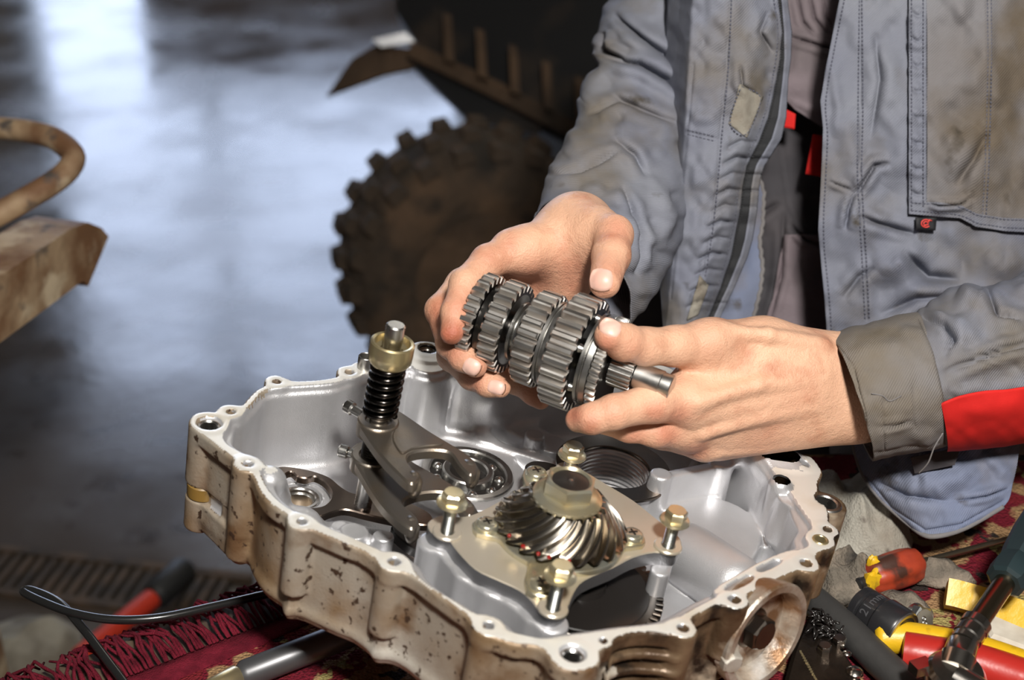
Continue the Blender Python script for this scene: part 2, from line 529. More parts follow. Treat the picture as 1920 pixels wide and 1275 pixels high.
# ================================================================== background: muddy quad bike
tyre_mud = mat('muddy_tyre', (0.05, 0.034, 0.022), .9, var=[((0.10, 0.06, 0.034), 8, .45, .65), ((0.02, 0.016, 0.012), 14, .5, .7)], bump=[(40, .5, .01)])
black_plastic = mat('black_plastic', (0.012, 0.012, 0.013), .45, var=((0.05, 0.035, 0.025), 6, .55, .75))
mud = mat('dried_mud', (0.10, 0.060, 0.034), .9, var=((0.03, 0.02, 0.013), 7, .4, .7), bump=[(30, .6, .01)])
quad = thing('quad_bike', 'dark muddy quad bike parked behind the bench', 'quad bike', (0.3, 2.9, 0))
def wheel(c, axle, rad, wid):
    c = Vector(c); ax = Vector(axle).normalized(); h = wid / 2
    w = obj('tyre', B().lathe(c - ax * h, ax, [(rad * .52, 0), (rad * .72, -.012), (rad * .88, .01), (rad * .955, wid * .18), (rad * .965, wid * .5), (rad * .955, wid * .82), (rad * .88, wid - .01), (rad * .72, wid + .012), (rad * .52, wid)], 56, caps=False), tyre_mud, quad, ang=60)
    obj('rim', B().lathe(c - ax * h * .8, ax, [(rad * .52, -.03), (rad * .50, .02), (rad * .42, wid * .25), (rad * .3, wid * .3), (rad * .28, wid * .62), (rad * .42, wid * .66), (rad * .50, wid * .85), (rad * .52, wid * .9)], 40), mud, w)
    obj('hub', B().lathe(c - ax * h * .3, ax, [(rad * .2, 0), (rad * .2, wid * .55), (rad * .12, wid * .6)], 24), mud, w)
    ref = Vector((0, 0, 1)); t0 = ax.cross(ref).normalized()
    me = None
    for k in range(22):
        for row in (-1, 0, 1):
            a = 2 * math.pi * (k + (.5 if row == 0 else 0)) / 22
            d = t0 * math.cos(a) + ref * math.sin(a); tg = -t0 * math.sin(a) + ref * math.cos(a)
            if me is None:
                me = bpy.data.meshes.new('tread_knob')
                bb = B().box((0, 0, 0), (rad * .09, rad * .15, wid * .26))
                bb.v = [(x, y * (.75 if x > 0 else 1), z * (.8 if x > 0 else 1)) for x, y, z in bb.v]
                me.from_pydata(bb.v, [], bb.f); me.materials.append(tyre_mud)
            o = bpy.data.objects.new('tread_knob', me); COL.objects.link(o); o.parent = w
            p = c + d * (rad * (.985 if row == 0 else .955)) + ax * (row * wid * .36) - quad.location
            o.matrix_local = Matrix(((d.x, tg.x, ax.x, p.x), (d.y, tg.y, ax.y, p.y), (d.z, tg.z, ax.z, p.z), (0, 0, 0, 1)))
    return w
wheel((-.083, 2.64, .275), (.30, -1, 0), .272, .22)
wheel((1.25, 3.05, .275), (.30, -1, 0), .272, .22)
# bodywork over the wheel, sill with ribs, flap
def slab_px(name, pts, th, m, par):
    """thick plate through pixel points given with view depth, thickness along the view axis"""
    p = [at_depth(*q) for q in pts]; k = len(p)
    b = B(); b.add(p + [q + FWD * th for q in p], [tuple(range(k)), tuple(reversed(range(k, 2 * k)))] + [(i, (i + 1) % k, k + (i + 1) % k, k + i) for i in range(k)])
    return obj(name, b, m, par)
slab_px('bodywork', [(735, -260, 3.2), (742, 20, 3.1), (790, 95, 3.05), (930, 165, 3.0), (1085, 255, 2.9), (1300, 330, 2.8), (1300, -260, 3.0)], .5, black_plastic, quad)
slab_px('sill', [(770, 78, 3.02), (930, 150, 2.96), (1085, 232, 2.86), (1300, 330, 2.76), (1300, 355, 2.76), (1080, 262, 2.86), (920, 180, 2.96), (765, 105, 3.02)], .12, mud, quad)
for k in range(6):
    x = 830 + 62 * k; y = 92 + 30 * k
    slab_px('body_rib', [(x, y - 70, 2.96 - .03 * k), (x + 16, y - 64, 2.96 - .03 * k), (x + 22, y + 26, 2.95 - .03 * k), (x + 4, y + 20, 2.95 - .03 * k)], .05, mud, quad)
slab_px('mud_flap', [(612, 180, 3.12), (660, 110, 3.12), (705, 84, 3.12), (775, 92, 3.08), (820, 118, 3.05), (720, 140, 3.08)], .02, mud, quad)
slab_px('metal_plate', [(698, 74, 3.02), (760, 60, 3.02), (778, 78, 3.02), (715, 88, 3.02)], .01, mat('plate_metal', (0.75, 0.76, 0.8), .25, .9), quad)
slab_px('frame_plate', [(760, 105, 3.06), (930, 185, 3.0), (1020, 235, 2.95), (1000, 250, 2.95), (880, 225, 3.0), (780, 130, 3.06)], .06, black_plastic, quad)

# ================================================================== rusty steel arms at the left, on their post outside the frame
rust = mat('rusty_paint', (0.36, 0.25, 0.15), .7, .1, var=[((0.17, 0.085, 0.04), 14, .42, .6), ((0.55, 0.44, 0.30), 20, .55, .68), ((0.07, 0.06, 0.055), 26, .58, .68)], bump=[(60, .4, .003)])
rack = thing('steel_trestle', 'rusty steel trestle with a bent round tube and a square arm', 'trestle', at_depth(-170, 500, 1.62).to_tuple()[:2] + (0,))
pc = at_depth(-170, 500, 1.62)
tp = [at_depth(*q) for q in [(-120, 243, 1.71), (-40, 240, 1.695), (30, 243, 1.68), (95, 257, 1.66), (132, 283, 1.64), (136, 305, 1.625), (110, 335, 1.61), (40, 378, 1.585), (-60, 430, 1.56), (-130, 466, 1.55)]]
pts = smooth_open([(pc.x - .03, pc.y, tp[0].z)] + [tuple(p) for p in tp] + [(pc.x - .03, pc.y, tp[-1].z)], 6)
obj('bent_tube', B().tube(pts, .0135, 20), rust, rack, ang=180)
def square_tube(path, half, m, name, par, wall=.004):
    P = [Vector(p) for p in path]; vs_, fs_ = [], []
    up = Vector((0, 0, 1))
    for hh in (half, half - wall):
        for i, p in enumerate(P):
            t = (P[min(i + 1, len(P) - 1)] - P[max(i - 1, 0)]).normalized()
            if abs(t.z) < .9: x = t.cross(up).normalized(); y = x.cross(t)
            else: y = Vector((P[1] - P[0])).normalized(); x = t.cross(y).normalized() if False else y.cross(t).normalized(); x = (P[1] - P[0]).normalized().cross(up).normalized(); y = x.cross(t)
            vs_ += [p + x * hh + y * hh, p - x * hh + y * hh, p - x * hh - y * hh, p + x * hh - y * hh]
    n = len(P)
    for i in range(n - 1):
        for k in range(4):
            j = (k + 1) % 4
            fs_.append((4 * i + k, 4 * i + j, 4 * i + 4 + j, 4 * i + 4 + k)); o = 4 * n
            fs_.append((o + 4 * i + j, o + 4 * i + k, o + 4 * i + 4 + k, o + 4 * i + 4 + j))
    for i in (0, n - 1):
        for k in range(4):
            j = (k + 1) % 4; fs_.append((4 * i + k, 4 * i + j, 4 * n + 4 * i + j, 4 * n + 4 * i + k))
    return obj(name, B().add(vs_, fs_), m, par, ang=30)
A = at_depth(-150, 640, 1.42); Bq = at_depth(95, 472, 1.62)
dirn = (Bq - A).normalized(); down = Vector((0, 0, -1))
arc = [A] + [Bq + dirn * (.045 * math.sin(a)) + down * (.045 * (1 - math.cos(a))) for a in (0, .4, .8, 1.1)]
square_tube(arc, .034, rust, 'square_arm', rack)
pc = at_depth(-170, 500, 1.62)
obj('post', B().box((pc.x - .03, pc.y, .58), (.06, .06, 1.16)).box((pc.x - .03, pc.y, .01), (.18, .18, .02)).box((pc.x - .03, pc.y - .05, .99), (.07, .30, .05)), rust, rack)

# ================================================================== on the floor at the left: drain grate, red-handled bar, pale rag
grate_mat = mat('muddy_grate', (0.10, 0.065, 0.04), .75, .3, var=((0.04, 0.03, 0.022), 20, .4, .65))
g0 = on_z(-40, 1070, 0); g1 = on_z(420, 1125, 0); gd = (g1 - g0); gn = Vector((-gd.y, gd.x, 0)).normalized(); gu_ = gd.normalized()
grate = thing('drain_grate', 'muddy slotted drain grate in the concrete floor', 'drain grate', (g0 + g1) / 2)
L = gd.length
obj('frame', B().box((g0 + g1) / 2 + gn * .055 + Vector((0, 0, .006)), (L + .06, .016, .012), Matrix.Rotation(math.atan2(gd.y, gd.x), 3, 'Z')).box((g0 + g1) / 2 - gn * .055 + Vector((0, 0, .006)), (L + .06, .016, .012), Matrix.Rotation(math.atan2(gd.y, gd.x), 3, 'Z')), grate_mat, grate)
nb = 20
for k in range(nb):
    p = g0 + gd * ((k + .5) / nb)
    obj('grate_bar', B().box(p + Vector((0, 0, .005)), (.011, .1, .010), Matrix.Rotation(math.atan2(gd.y, gd.x), 3, 'Z')), grate_mat, grate)
obj('drain_bottom', B().box((g0 + g1) / 2 + Vector((0, 0, .001)), (L, .1, .002), Matrix.Rotation(math.atan2(gd.y, gd.x), 3, 'Z')), mat('drain_dark', (0.015, 0.012, 0.01), .8), grate)
h0 = on_z(150, 1232, .042); h1 = on_z(285, 1122, .042); h2 = on_z(345, 1068, .042)
cut = thing('pry_lever', 'red lever with a black rubber grip lying on the floor', 'tool', (h0 + h2) / 2 - Vector((0, 0, .042)))
obj('lever', B().tube([h0, (h0 + h1) / 2, h1], .017, 14), mat('red_paint', (0.50, 0.035, 0.015), .4), cut, ang=60)
obj('grip', B().tube([h1, h1 + (h2 - h1) * .1, h2, h2 + (h2 - h1) * .12], [.019, .024, .024, .015], 14), mat('black_rubber', (0.012, 0.012, 0.012), .6), cut, ang=60)
# crumpled pale rag
def crumple(name, c, rx, ry, h, m, seed, n=44, label='', cat='rag', rough=1.0, floorz=0.0, rotz=0.0, freq=9.0):
    vs_, fs_ = [], []
    for i in range(n + 1):
        for j in range(n + 1):
            u = -1 + 2 * i / n; v = -1 + 2 * j / n
            r = math.sqrt(u * u + v * v)
            k = max(abs(u), abs(v)); s = (k / r) if r > 1e-6 else 1
            uu, vv = u * s, v * s
            wob = 1 + .18 * noise.noise(Vector((uu * 2 + seed, vv * 2, 1.3)))
            x, y = uu * rx * wob, vv * ry * wob
            x, y = x * math.cos(rotz) - y * math.sin(rotz), x * math.sin(rotz) + y * math.cos(rotz)
            q = Vector((x * freq + seed, y * freq, seed * .3))
            rid = 1 - abs(noise.noise(q * 1.3)) * 2
            z = h * max(0, (1 - k ** 3)) * (.55 + .45 * rid * rough + .25 * noise.noise(q * 2.7))
            vs_.append((c[0] + x, c[1] + y, floorz + .003 + max(z, 0)))
    for i in range(n):
        for j in range(n):
            a = i * (n + 1) + j; fs_.append((a, a + n + 1, a + n + 2, a + 1))
    nv = len(vs_); vs_ += [(x, y, floorz + .0005 if k_ else z - .002) for (x, y, z), k_ in zip(vs_, [True] * nv)]
    fs_ += [tuple(reversed([q + nv for q in f])) for f in fs_]
    ring = [j for j in range(n + 1)] + [i * (n + 1) + n for i in range(1, n + 1)] + [n * (n + 1) + j for j in range(n - 1, -1, -1)] + [i * (n + 1) for i in range(n - 1, 0, -1)]
    for a, b_ in zip(ring, ring[1:] + ring[:1]): fs_.append((a, b_, b_ + nv, a + nv))
    o = obj(name, B().add(vs_, fs_), m, None, ang=180, loc=(c[0], c[1], floorz))
    return tag(o, label, cat)
rc = on_z(35, 1228, 0)
crumple('cloth_rag', rc, .10, .085, .05, mat('pale_rag', (0.28, 0.26, 0.21), .9, var=((0.15, 0.13, 0.10), 20, .4, .65)), 3.3, label='pale crumpled rag lying on the floor beside the drain grate')
# ================================================================== gearbox case
OUT_PX = [(358, 789), (365, 777), (383, 772), (402, 772), (418, 761), (437, 760), (453, 758), (463, 747), (479, 731), (498, 720), (501, 709), (517, 704), (535, 710),
          (557, 713), (597, 711), (623, 707), (634, 703), (636, 691), (650, 687), (665, 678), (690, 672), (720, 668), (760, 660), (778, 648), (800, 644), (824, 648), (842, 662),
          (880, 672), (930, 668), (1000, 655), (1080, 650), (1180, 660), (1280, 700), (1380, 760), (1440, 815), (1484, 845), (1503, 853), (1522, 857), (1537, 874), (1543, 887),
          (1536, 905), (1537, 925), (1550, 948), (1556, 967), (1556, 984), (1564, 998), (1554, 1024), (1536, 1038), (1529, 1050), (1522, 1066), (1500, 1070), (1465, 1084), (1420, 1107), (1400, 1119),
          (1397, 1135), (1381, 1141), (1363, 1136), (1342, 1137), (1321, 1148), (1298, 1162), (1301, 1185), (1283, 1196), (1256, 1190), (1200, 1187), (1158, 1197), (1148, 1214), (1128, 1220), (1127, 1237), (1118, 1250), (1091, 1259),
          (1059, 1257), (1038, 1245), (1022, 1223), (1003, 1212), (966, 1209), (931, 1198), (909, 1192), (887, 1176), (874, 1154), (846, 1134), (815, 1111), (784, 1087), (758, 1074), (738, 1073), (717, 1066), (706, 1052),
          (679, 1033), (648, 1021), (606, 1003), (576, 991), (557, 992), (543, 984), (537, 966), (520, 955), (505, 944), (491, 928), (481, 911), (475, 896), (468, 887), (455, 882), (442, 873), (438, 862), (410, 840), (383, 819), (368, 807)]
INN_PX = [(421, 818), (428, 800), (437, 786), (454, 777), (479, 752), (495, 734), (530, 727), (570, 724), (623, 720), (650, 712), (677, 705), (720, 698), (755, 694), (768, 686), (780, 694), (805, 700), (832, 696), (850, 684), (872, 690),
          (930, 690), (1000, 682), (1080, 678), (1170, 688), (1260, 724), (1350, 780), (1410, 832), (1440, 868), (1452, 890), (1468, 908), (1481, 925), (1500, 954), (1520, 984), (1512, 1002), (1516, 1018), (1498, 1030), (1482, 1042),
          (1440, 1066), (1400, 1090), (1360, 1110), (1340, 1117), (1303, 1136), (1256, 1161), (1212, 1169), (1165, 1174), (1110, 1182), (1056, 1189), (1028, 1194), (997, 1191), (955, 1180), (941, 1166), (919, 1156), (887, 1145),
          (856, 1126), (819, 1104), (787, 1079), (771, 1053), (748, 1037), (723, 1033), (700, 1023), (658, 1004), (614, 985), (580, 968), (549, 954), (528, 940), (509, 921), (497, 901), (490, 885), (484, 868), (472, 858), (450, 844), (430, 832)]
HOLES_PX = [(392, 793, 21), (433, 772, 9), (519, 716, 8), (655, 698, 9), (801, 656, 15), (465, 871, 9), (566, 978, 10), (739, 1053, 12), (916, 1173, 11), (1074, 1225, 22),
            (1131, 1201, 8), (1280, 1178, 11), (1377, 1124, 12), (1511, 1056, 12), (1551, 993, 9), (1538, 1013, 14), (1507, 872, 10)]
OUT = smooth_closed(cpoly(OUT_PX), 3)
INN = smooth_closed(cpoly(INN_PX), 3)
PXM = 1.0 / FPX            # metres for one pixel at one metre
HOLES = []
for x, y, r in HOLES_PX:
    c = cpx(x, y); d = (CF(c[0], c[1], 0) - CAM).dot(FWD)
    HOLES.append((c, r * d * PXM))

hstep = 0.0015
gu = np.arange(-0.262, 0.292, hstep, dtype=np.float32)
gv = np.arange(-0.215, 0.265, hstep, dtype=np.float32)
gw = np.arange(-0.1365, 0.0045, hstep, dtype=np.float32) + 0.00075 * 0
U, V2 = np.meshgrid(gu, gv, indexing='ij')
dO = poly_sdf(U, V2, OUT)
dI = poly_sdf(U, V2, INN)
W = gw[None, None, :]
def slab(d2, w0, w1, k=0.0):
    """2-D field extruded between two heights"""
    dz = np.maximum(W - w1, w0 - W)
    return smax(np.broadcast_to(d2[:, :, None], (len(gu), len(gv), len(gw))), np.broadcast_to(dz, (len(gu), len(gv), len(gw))), k)
def sub(c, rad, w0=-1, w1=1):
    """index window around a point of the plane"""
    i0, i1 = np.searchsorted(gu, (c[0] - rad, c[0] + rad)); j0, j1 = np.searchsorted(gv, (c[1] - rad, c[1] + rad))
    k0, k1 = np.searchsorted(gw, (w0, w1))
    return slice(max(i0, 0), i1), slice(max(j0, 0), j1), slice(max(k0, 0), k1)
FLOOR = -0.074
ring2 = np.maximum(dO, -dI)
# on the near side the wall is thicker inwards, under the rim
_l = cpx(370, 790); _r = cpx(1560, 960)
_line = _l[1] + (U - _l[0]) / (_r[0] - _l[0]) * (_r[1] - _l[1])
inoff = (.0025 + .0050 * np.clip((_line + .01 - V2) / .03, 0, 1)).astype(np.float32)
body = slab(np.maximum(dO + 0.0052, -dI - inoff), -0.072, -0.006, .002)            # side wall, set back from the flange
body = smin(body, slab(ring2, -0.0115, 0.0, .0015), .003)                           # flange with the machined face
body = smin(body, slab(dO + 0.006, FLOOR - 0.008, FLOOR, .004), .012)               # floor
low2 = poly_sdf(U, V2, smooth_closed(cpoly([(480, 960), (620, 870), (800, 800), (1050, 760), (1300, 850), (1440, 960), (1420, 1060), (1240, 1130), (1060, 1160), (900, 1100), (700, 1010), (560, 985)], -0.075), 4))
body = smin(body, slab(low2, -0.122, FLOOR - 0.004, .012), .008)                    # belly below the floor

def add_cyl(c, r, w0, w1, k=.004, r1=None):
    global body
    m = r * 1.0 + 0.02
    s = sub(c, m, w0 - .02, w1 + .02)
    d = np.sqrt((U[s[0], s[1]] - c[0]) ** 2 + (V2[s[0], s[1]] - c[1]) ** 2)[:, :, None]
    ww = gw[s[2]][None, None, :]
    if r1 is not None:
        d = d - (r + (r1 - r) * np.clip((ww - w0) / (w1 - w0), 0, 1))
    else: d = d - r
    d, z = np.broadcast_arrays(d, np.maximum(ww - w1, w0 - ww))
    body[s] = smin(body[s], smax(d, z, .0015), k)
def cut_cyl(c, r, w0, w1):
    global body
    s = sub(c, r + .006, w0 - .004, w1 + .004)
    d = np.sqrt((U[s[0], s[1]] - c[0]) ** 2 + (V2[s[0], s[1]] - c[1]) ** 2)[:, :, None] - r
    ww = gw[s[2]][None, None, :]
    d, z = np.broadcast_arrays(d, np.maximum(ww - w1, w0 - ww))
    body[s] = np.maximum(body[s], -np.maximum(d, z))
def add_bar(a, b, r, w0, w1, k=.005, r2=None):
    """wall between two points of the plane, half-width r"""
    global body
    a = np.array(a); b = np.array(b); c = (a + b) / 2; L = np.linalg.norm(b - a) / 2 + r + .02
    s = sub(c, L, w0 - .02, w1 + .02)
    X = U[s[0], s[1]] - a[0]; Y = V2[s[0], s[1]] - a[1]; e = b - a
    t = np.clip((X * e[0] + Y * e[1]) / (e @ e), 0, 1)
    d = (np.sqrt((X - e[0] * t) ** 2 + (Y - e[1] * t) ** 2) - (r if r2 is None else r + (r2 - r) * t))[:, :, None]
    ww = gw[s[2]][None, None, :]
    d, z = np.broadcast_arrays(d, np.maximum(ww - w1, w0 - ww))
    body[s] = smin(body[s], smax(d, z, .002), k)
def add_poly(px, w, w0, w1, k=.005, kk=.003, cut=False):
    global body
    pts = smooth_closed(cpoly(px, w), 3); a = np.array(pts)
    c = (a.max(0) + a.min(0)) / 2; L = (a.max(0) - a.min(0)).max() / 2 + .02
    s = sub(c, L, w0 - .02, w1 + .02)
    d = poly_sdf(U[s[0], s[1]], V2[s[0], s[1]], pts)[:, :, None]
    ww = gw[s[2]][None, None, :]
    d, z = np.broadcast_arrays(d, np.maximum(ww - w1, w0 - ww))
    f = smax(d, z, kk)
    body[s] = smax(body[s], -f, k) if cut else smin(body[s], f, k)
def add_capsule(p, q, r, k=.005, r2=None):
    """round bar between two points given as (px, py, w)"""
    global body
    a = np.array((*cpx(*p), p[2])); b = np.array((*cpx(*q), q[2]))
    c = (a + b) / 2; L = np.linalg.norm((b - a)[:2]) / 2 + r + .02
    s = sub(c, L, min(a[2], b[2]) - r - .02, max(a[2], b[2]) + r + .02)
    X = U[s[0], s[1]][:, :, None] - a[0]; Y = V2[s[0], s[1]][:, :, None] - a[1]; Z = gw[s[2]][None, None, :] - a[2]
    e = b - a
    t = np.clip((X * e[0] + Y * e[1] + Z * e[2]) / (e @ e), 0, 1)
    rr = r if r2 is None else r + (r2 - r) * t
    body[s] = smin(body[s], np.sqrt((X - e[0] * t) ** 2 + (Y - e[1] * t) ** 2 + (Z - e[2] * t) ** 2) - rr, k)

# bolt bosses down the outside
for i, (c, r) in enumerate(HOLES):
    big = r > .0065
    deep = {0: -.050, 9: -.062, 4: -.07}.get(i, -.056 if i in (5, 6, 7, 8) else -.045)
    if i in (2, 3, 1, 16): deep = -.03
    if i == 10: continue
    add_cyl(c, r + (.0062 if big else .0062), deep, 0.0, .002)
# lower-left lug under the corner boss, with the clip between
c0 = HOLES[0][0]
add_cyl((c0[0] - .001, c0[1] - .002), .0118, -.088, -.058, .003)
add_bar((c0[0], c0[1] - .004), (HOLES[5][0][0], HOLES[5][0][1] + .002), .006, -.084, -.06, .003)
cut_c = cpx(372, 940, -.055)
add_cyl((HOLES[5][0][0], HOLES[5][0][1] + .001), .0105, -.078, 0, .003)
# slot between the corner boss and the lug
sl_ = sub((c0[0] - .004, c0[1] - .012), .05, -.08, -.03)
dd = np.sqrt((U[sl_[0], sl_[1]] - c0[0] + .004) ** 2 + (V2[sl_[0], sl_[1]] - c0[1] + .012) ** 2) - .026
dd = np.maximum(dd, -(dO[sl_[0], sl_[1]] + .0085))[:, :, None]
zz = gw[sl_[2]][None, None, :]
dd, zz = np.broadcast_arrays(dd, np.maximum(zz + .0485, -.0605 - zz))
body[sl_] = np.maximum(body[sl_], -np.maximum(dd, zz))
# webs and bosses inside
add_cyl(cpx(801, 662), .0155, FLOOR, -.0005, .006)                                    # tall column at the far wall
add_capsule((868, 700, -.004), (862, 770, -.066), .010, .012)
add_capsule((915, 745, -.03), (905, 800, -.07), .008, .012)
add_bar(cpx(760, 815, -.07), cpx(905, 842, -.07), .004, FLOOR, -.062, .012)
add_bar(cpx(905, 842, -.07), cpx(1050, 890, -.07), .0045, FLOOR, -.060, .012)
add_bar(cpx(925, 790, -.065), cpx(1035, 845, -.065), .013, FLOOR, -.058, .010)
add_cyl(cpx(1003, 818, -.05), .0085, FLOOR, -.048, .004)
add_cyl(cpx(930, 775, -.05), .010, FLOOR, -.050, .010)
# ring boss of the ball bearing
bc = cpx(876, 893, -.066)
add_cyl(bc, .049, FLOOR, -.064, .006)
# left stepped bore
lc = cpx(562, 938, -.07)
add_cyl(lc, .025, FLOOR, -.066, .006)
cut_cyl(lc, .0165, -.0712, 0); cut_cyl(lc, .012, -.083, 0)
# lug by the left near wall
add_capsule((505, 905, -.012), (515, 935, -.06), .012, .004)
# boss cluster under the link plate
for (x, y, rr, top) in ((665, 995, .010, -.052), (720, 1003, .0075, -.050), (640, 985, .007, -.056), (690, 1012, .006, -.058)):
    add_cyl(cpx(x, y, top), rr, FLOOR, top, .006)
# housing of the bevel drive: wall under the plate, on the left and near side
PLATE_W = -0.006
PLATE_PX = [(803, 978), (806, 994), (820, 1004), (840, 1010), (859, 1034), (892, 1067), (931, 1086), (974, 1106), (997, 1126), (1010, 1142), (1038, 1153), (1062, 1141), (1076, 1110), (1096, 1087), (1149, 1064),
            (1188, 1044), (1228, 1035), (1266, 1037), (1278, 1020), (1272, 1004), (1254, 990), (1221, 964), (1188, 938), (1139, 908), (1100, 885), (1080, 872), (1056, 868), (1036, 876), (1010, 890), (960, 925), (892, 962), (859, 968), (826, 966)]
plate_uv = smooth_closed(cpoly(PLATE_PX, PLATE_W), 3)
pw_top = PLATE_W - .011
wl = [cpx(x, y, PLATE_W) for x, y in ((820, 990), (843, 1002), (880, 1046), (930, 1076), (975, 1096), (1012, 1128), (1040, 1140))]
for a, b in zip(wl[:-1], wl[1:]): add_bar(a, b, .0085, FLOOR, pw_top - .0002, .003)
add_cyl(wl[0], .012, FLOOR, pw_top, .004); add_cyl(wl[-1], .0115, FLOOR, pw_top, .003)
pr = cpx(1252, 1022, PLATE_W); add_bar(pr, (pr[0] - .004, pr[1] - .014), .0068, FLOOR, pw_top, .003)     # post under the right corner
pf = cpx(1070, 888, PLATE_W); add_cyl(pf, .012, FLOOR, pw_top, .004)
# threaded bore with its collar on the right
tb = cpx(1152, 872, -.030)
add_cyl(tb, .040, FLOOR, -.034, .006)
cut_cyl(tb, .0275, -.090, 0)
# right-hand inner housing: rib wall with two columns
cA = cpx(1238, 895, -.022); cB = cpx(1352, 872, -.022)
add_bar(cA, cB, .0045, FLOOR, -.020, .003)
add_cyl(cB, .0110, FLOOR, -.018, .002, r1=.0095); add_cyl(cA, .0100, FLOOR, -.018, .002, r1=.0085)
add_bar(cpx(1290, 880, -.03), cpx(1294, 905, -.06), .003, FLOOR, -.036, .006)
add_poly([(1250, 950), (1340, 940), (1400, 965), (1425, 1010), (1415, 1050), (1380, 1080), (1300, 1050), (1260, 1010)], -.05, FLOOR, -.046, .004, .004)
add_capsule((1290, 1040, -.052), (1372, 1095, -.05), .0235, .006)
add_poly([(1400, 930), (1470, 950), (1490, 1010), (1450, 1040), (1420, 1000)], -.06, FLOOR, -.062, .012, .008)
add_cyl(cpx(1432, 1000, -.05), .014, FLOOR, -.054, .010)
# columns standing against the right wall
add_capsule((1462, 912, -.002), (1440, 1020, -.066), .0092, .002)
add_capsule((1438, 866, -.006), (1425, 935, -.07), .014, .012)
add_capsule((1476, 880, -.008), (1468, 940, -.06), .012, .012)
add_capsule((1400, 850, -.010), (1395, 905, -.07), .009, .012)
# machined inner rib with two pockets on the near right
add_poly([(1338, 1103), (1392, 1068), (1433, 1047), (1472, 1031), (1500, 1028), (1500, 1040), (1440, 1078), (1360, 1118)], 0, -.040, -.0005, .0015, .001)
add_poly([(1362, 1100), (1392, 1082), (1408, 1078), (1412, 1086), (1390, 1100), (1366, 1108)], 0, -.03, .01, 0.001, .001, cut=True)
add_poly([(1420, 1066), (1436, 1056), (1454, 1048), (1464, 1050), (1458, 1058), (1432, 1070)], 0, -.03, .01, 0.001, .001, cut=True)
# threaded eye outside the far right corner
eye = cpx(1548, 944, -.004)
add_bar(eye, (eye[0] - .02, eye[1] + .004), .0165, -.045, -.004, .003)
cut_cyl(eye, .0095, -.035, 0)
# underside: lugs, ribs
add_capsule((800, 1160, -.085), (815, 1235, -.12), .013, .006)
add_capsule((560, 1000, -.07), (600, 1040, -.10), .020, .010)
for x, y, rr in ((540, 1040, .016),):
    add_cyl(cpx(x, y, -.08), rr, -.10, -.06, .006)
# cooling ribs on the near right wall
for k, wz in enumerate((-.018, -.030, -.042, -.054)):
    s2 = np.maximum(dO - .0015 - .0008 * k, -(dO + .010))
    sx = np.maximum(s2, np.maximum(-(U - cpx(1150, 1200)[0]), U - cpx(1300, 1190)[0]))
    body = smin(body, slab(sx, wz - .0028, wz + .0028, .001), .001)
# bolt holes
for i, (c, r) in enumerate(HOLES):
    cut_cyl(c, r, -.022 if r < .0065 else -.034, 1)
    if r > .0065: cut_cyl(c, r + .0012, -.0012, 1)
cut_cyl(bc, .0368, -.0715, 0)

VV, FF = surface_nets(body, (gu[0], gv[0], gw[0]), hstep)
# which faces are outside (dirty), machined or inside
fc = VV[FF].mean(1)
e1 = VV[FF[:, 2]] - VV[FF[:, 0]]; e2 = VV[FF[:, 3]] - VV[FF[:, 1]]
nz = np.cross(e1, e2); nz /= np.linalg.norm(nz, axis=1)[:, None] + 1e-12
iu = np.clip(((fc[:, 0] - gu[0]) / hstep).round().astype(int), 0, len(gu) - 1); iv = np.clip(((fc[:, 1] - gv[0]) / hstep).round().astype(int), 0, len(gv) - 1)
outside = (dO[iu, iv] > -.0062) | (fc[:, 2] < FLOOR - .006)
outside |= (np.abs(dI[iu, iv]) > .006) & (dI[iu, iv] > 0) & (fc[:, 2] < -.003)
flat = (np.abs(nz[:, 2]) > .93) & (fc[:, 2] > -.0018)
_u0 = cpx(1140, 1210)[0]; _n = .012 * np.sin(fc[:, 2] * 160 + fc[:, 1] * 70)
mi = np.where(flat, 2, np.where(outside, np.where(fc[:, 0] + _n > _u0, 3, 1), 0))
VW = VV @ np.array([EX, EY, EZ]) + np.array(P0)
case = thing('gearbox_case', 'open cast aluminium gearbox case with a muddy brown outside and scalloped rim', 'gearbox', CF(0, 0, -.122))
case_body = np_mesh('case_body', VW, FF, [cast_in, cast_out, machined, cast_oily], case, mi)
del body
print('case faces', len(FF), flush=True)

# small fittings of the case
def cbuild(): return B(CM)
b = cbuild(); c = cpx(684, 690, 0)
b.ring((c[0], c[1], 0), (0, 0, 1), .0062, .0050, -.006, .011, 28); obj('dowel_sleeve', b, steel, case)
for i in (0, 4, 9):
    c, r = HOLES[i]
    b = cbuild(); b.ring((c[0], c[1], 0), (0, 0, 1), r + .0004, r - .0018, -.028, -.0022, 32, bev=.0012); obj('thread_insert', b, bright_steel, case)
c, r = HOLES[4]
b = cbuild(); b.ring((c[0], c[1], 0), (0, 0, 1), r + .0016, r + .0002, -.001, .0005, 32, bev=.0003); obj('rubber_seal', b, oily_black, case)
for i in (15,):
    c, r = HOLES[i]
    b = cbuild(); b.ring((c[0], c[1], 0), (0, 0, 1), r + .0008, r - .0012, -.02, .0012, 28); obj('dowel_sleeve', b, brass, case)
b = cbuild(); b.ring((eye[0], eye[1], 0), (0, 0, 1), .0125, .0082, -.030, -.0028, 32, bev=.001); obj('thread_insert', b, steel, case)
b = cbuild(); b.ring((lc[0], lc[1], 0), (0, 0, 1), .0152, .0112, -.0722, -.0672, 32, bev=.001); b.ring((lc[0], lc[1], 0), (0, 0, 1), .0112, .0098, -.082, -.071, 32); obj('bush', b, bright_steel, case)
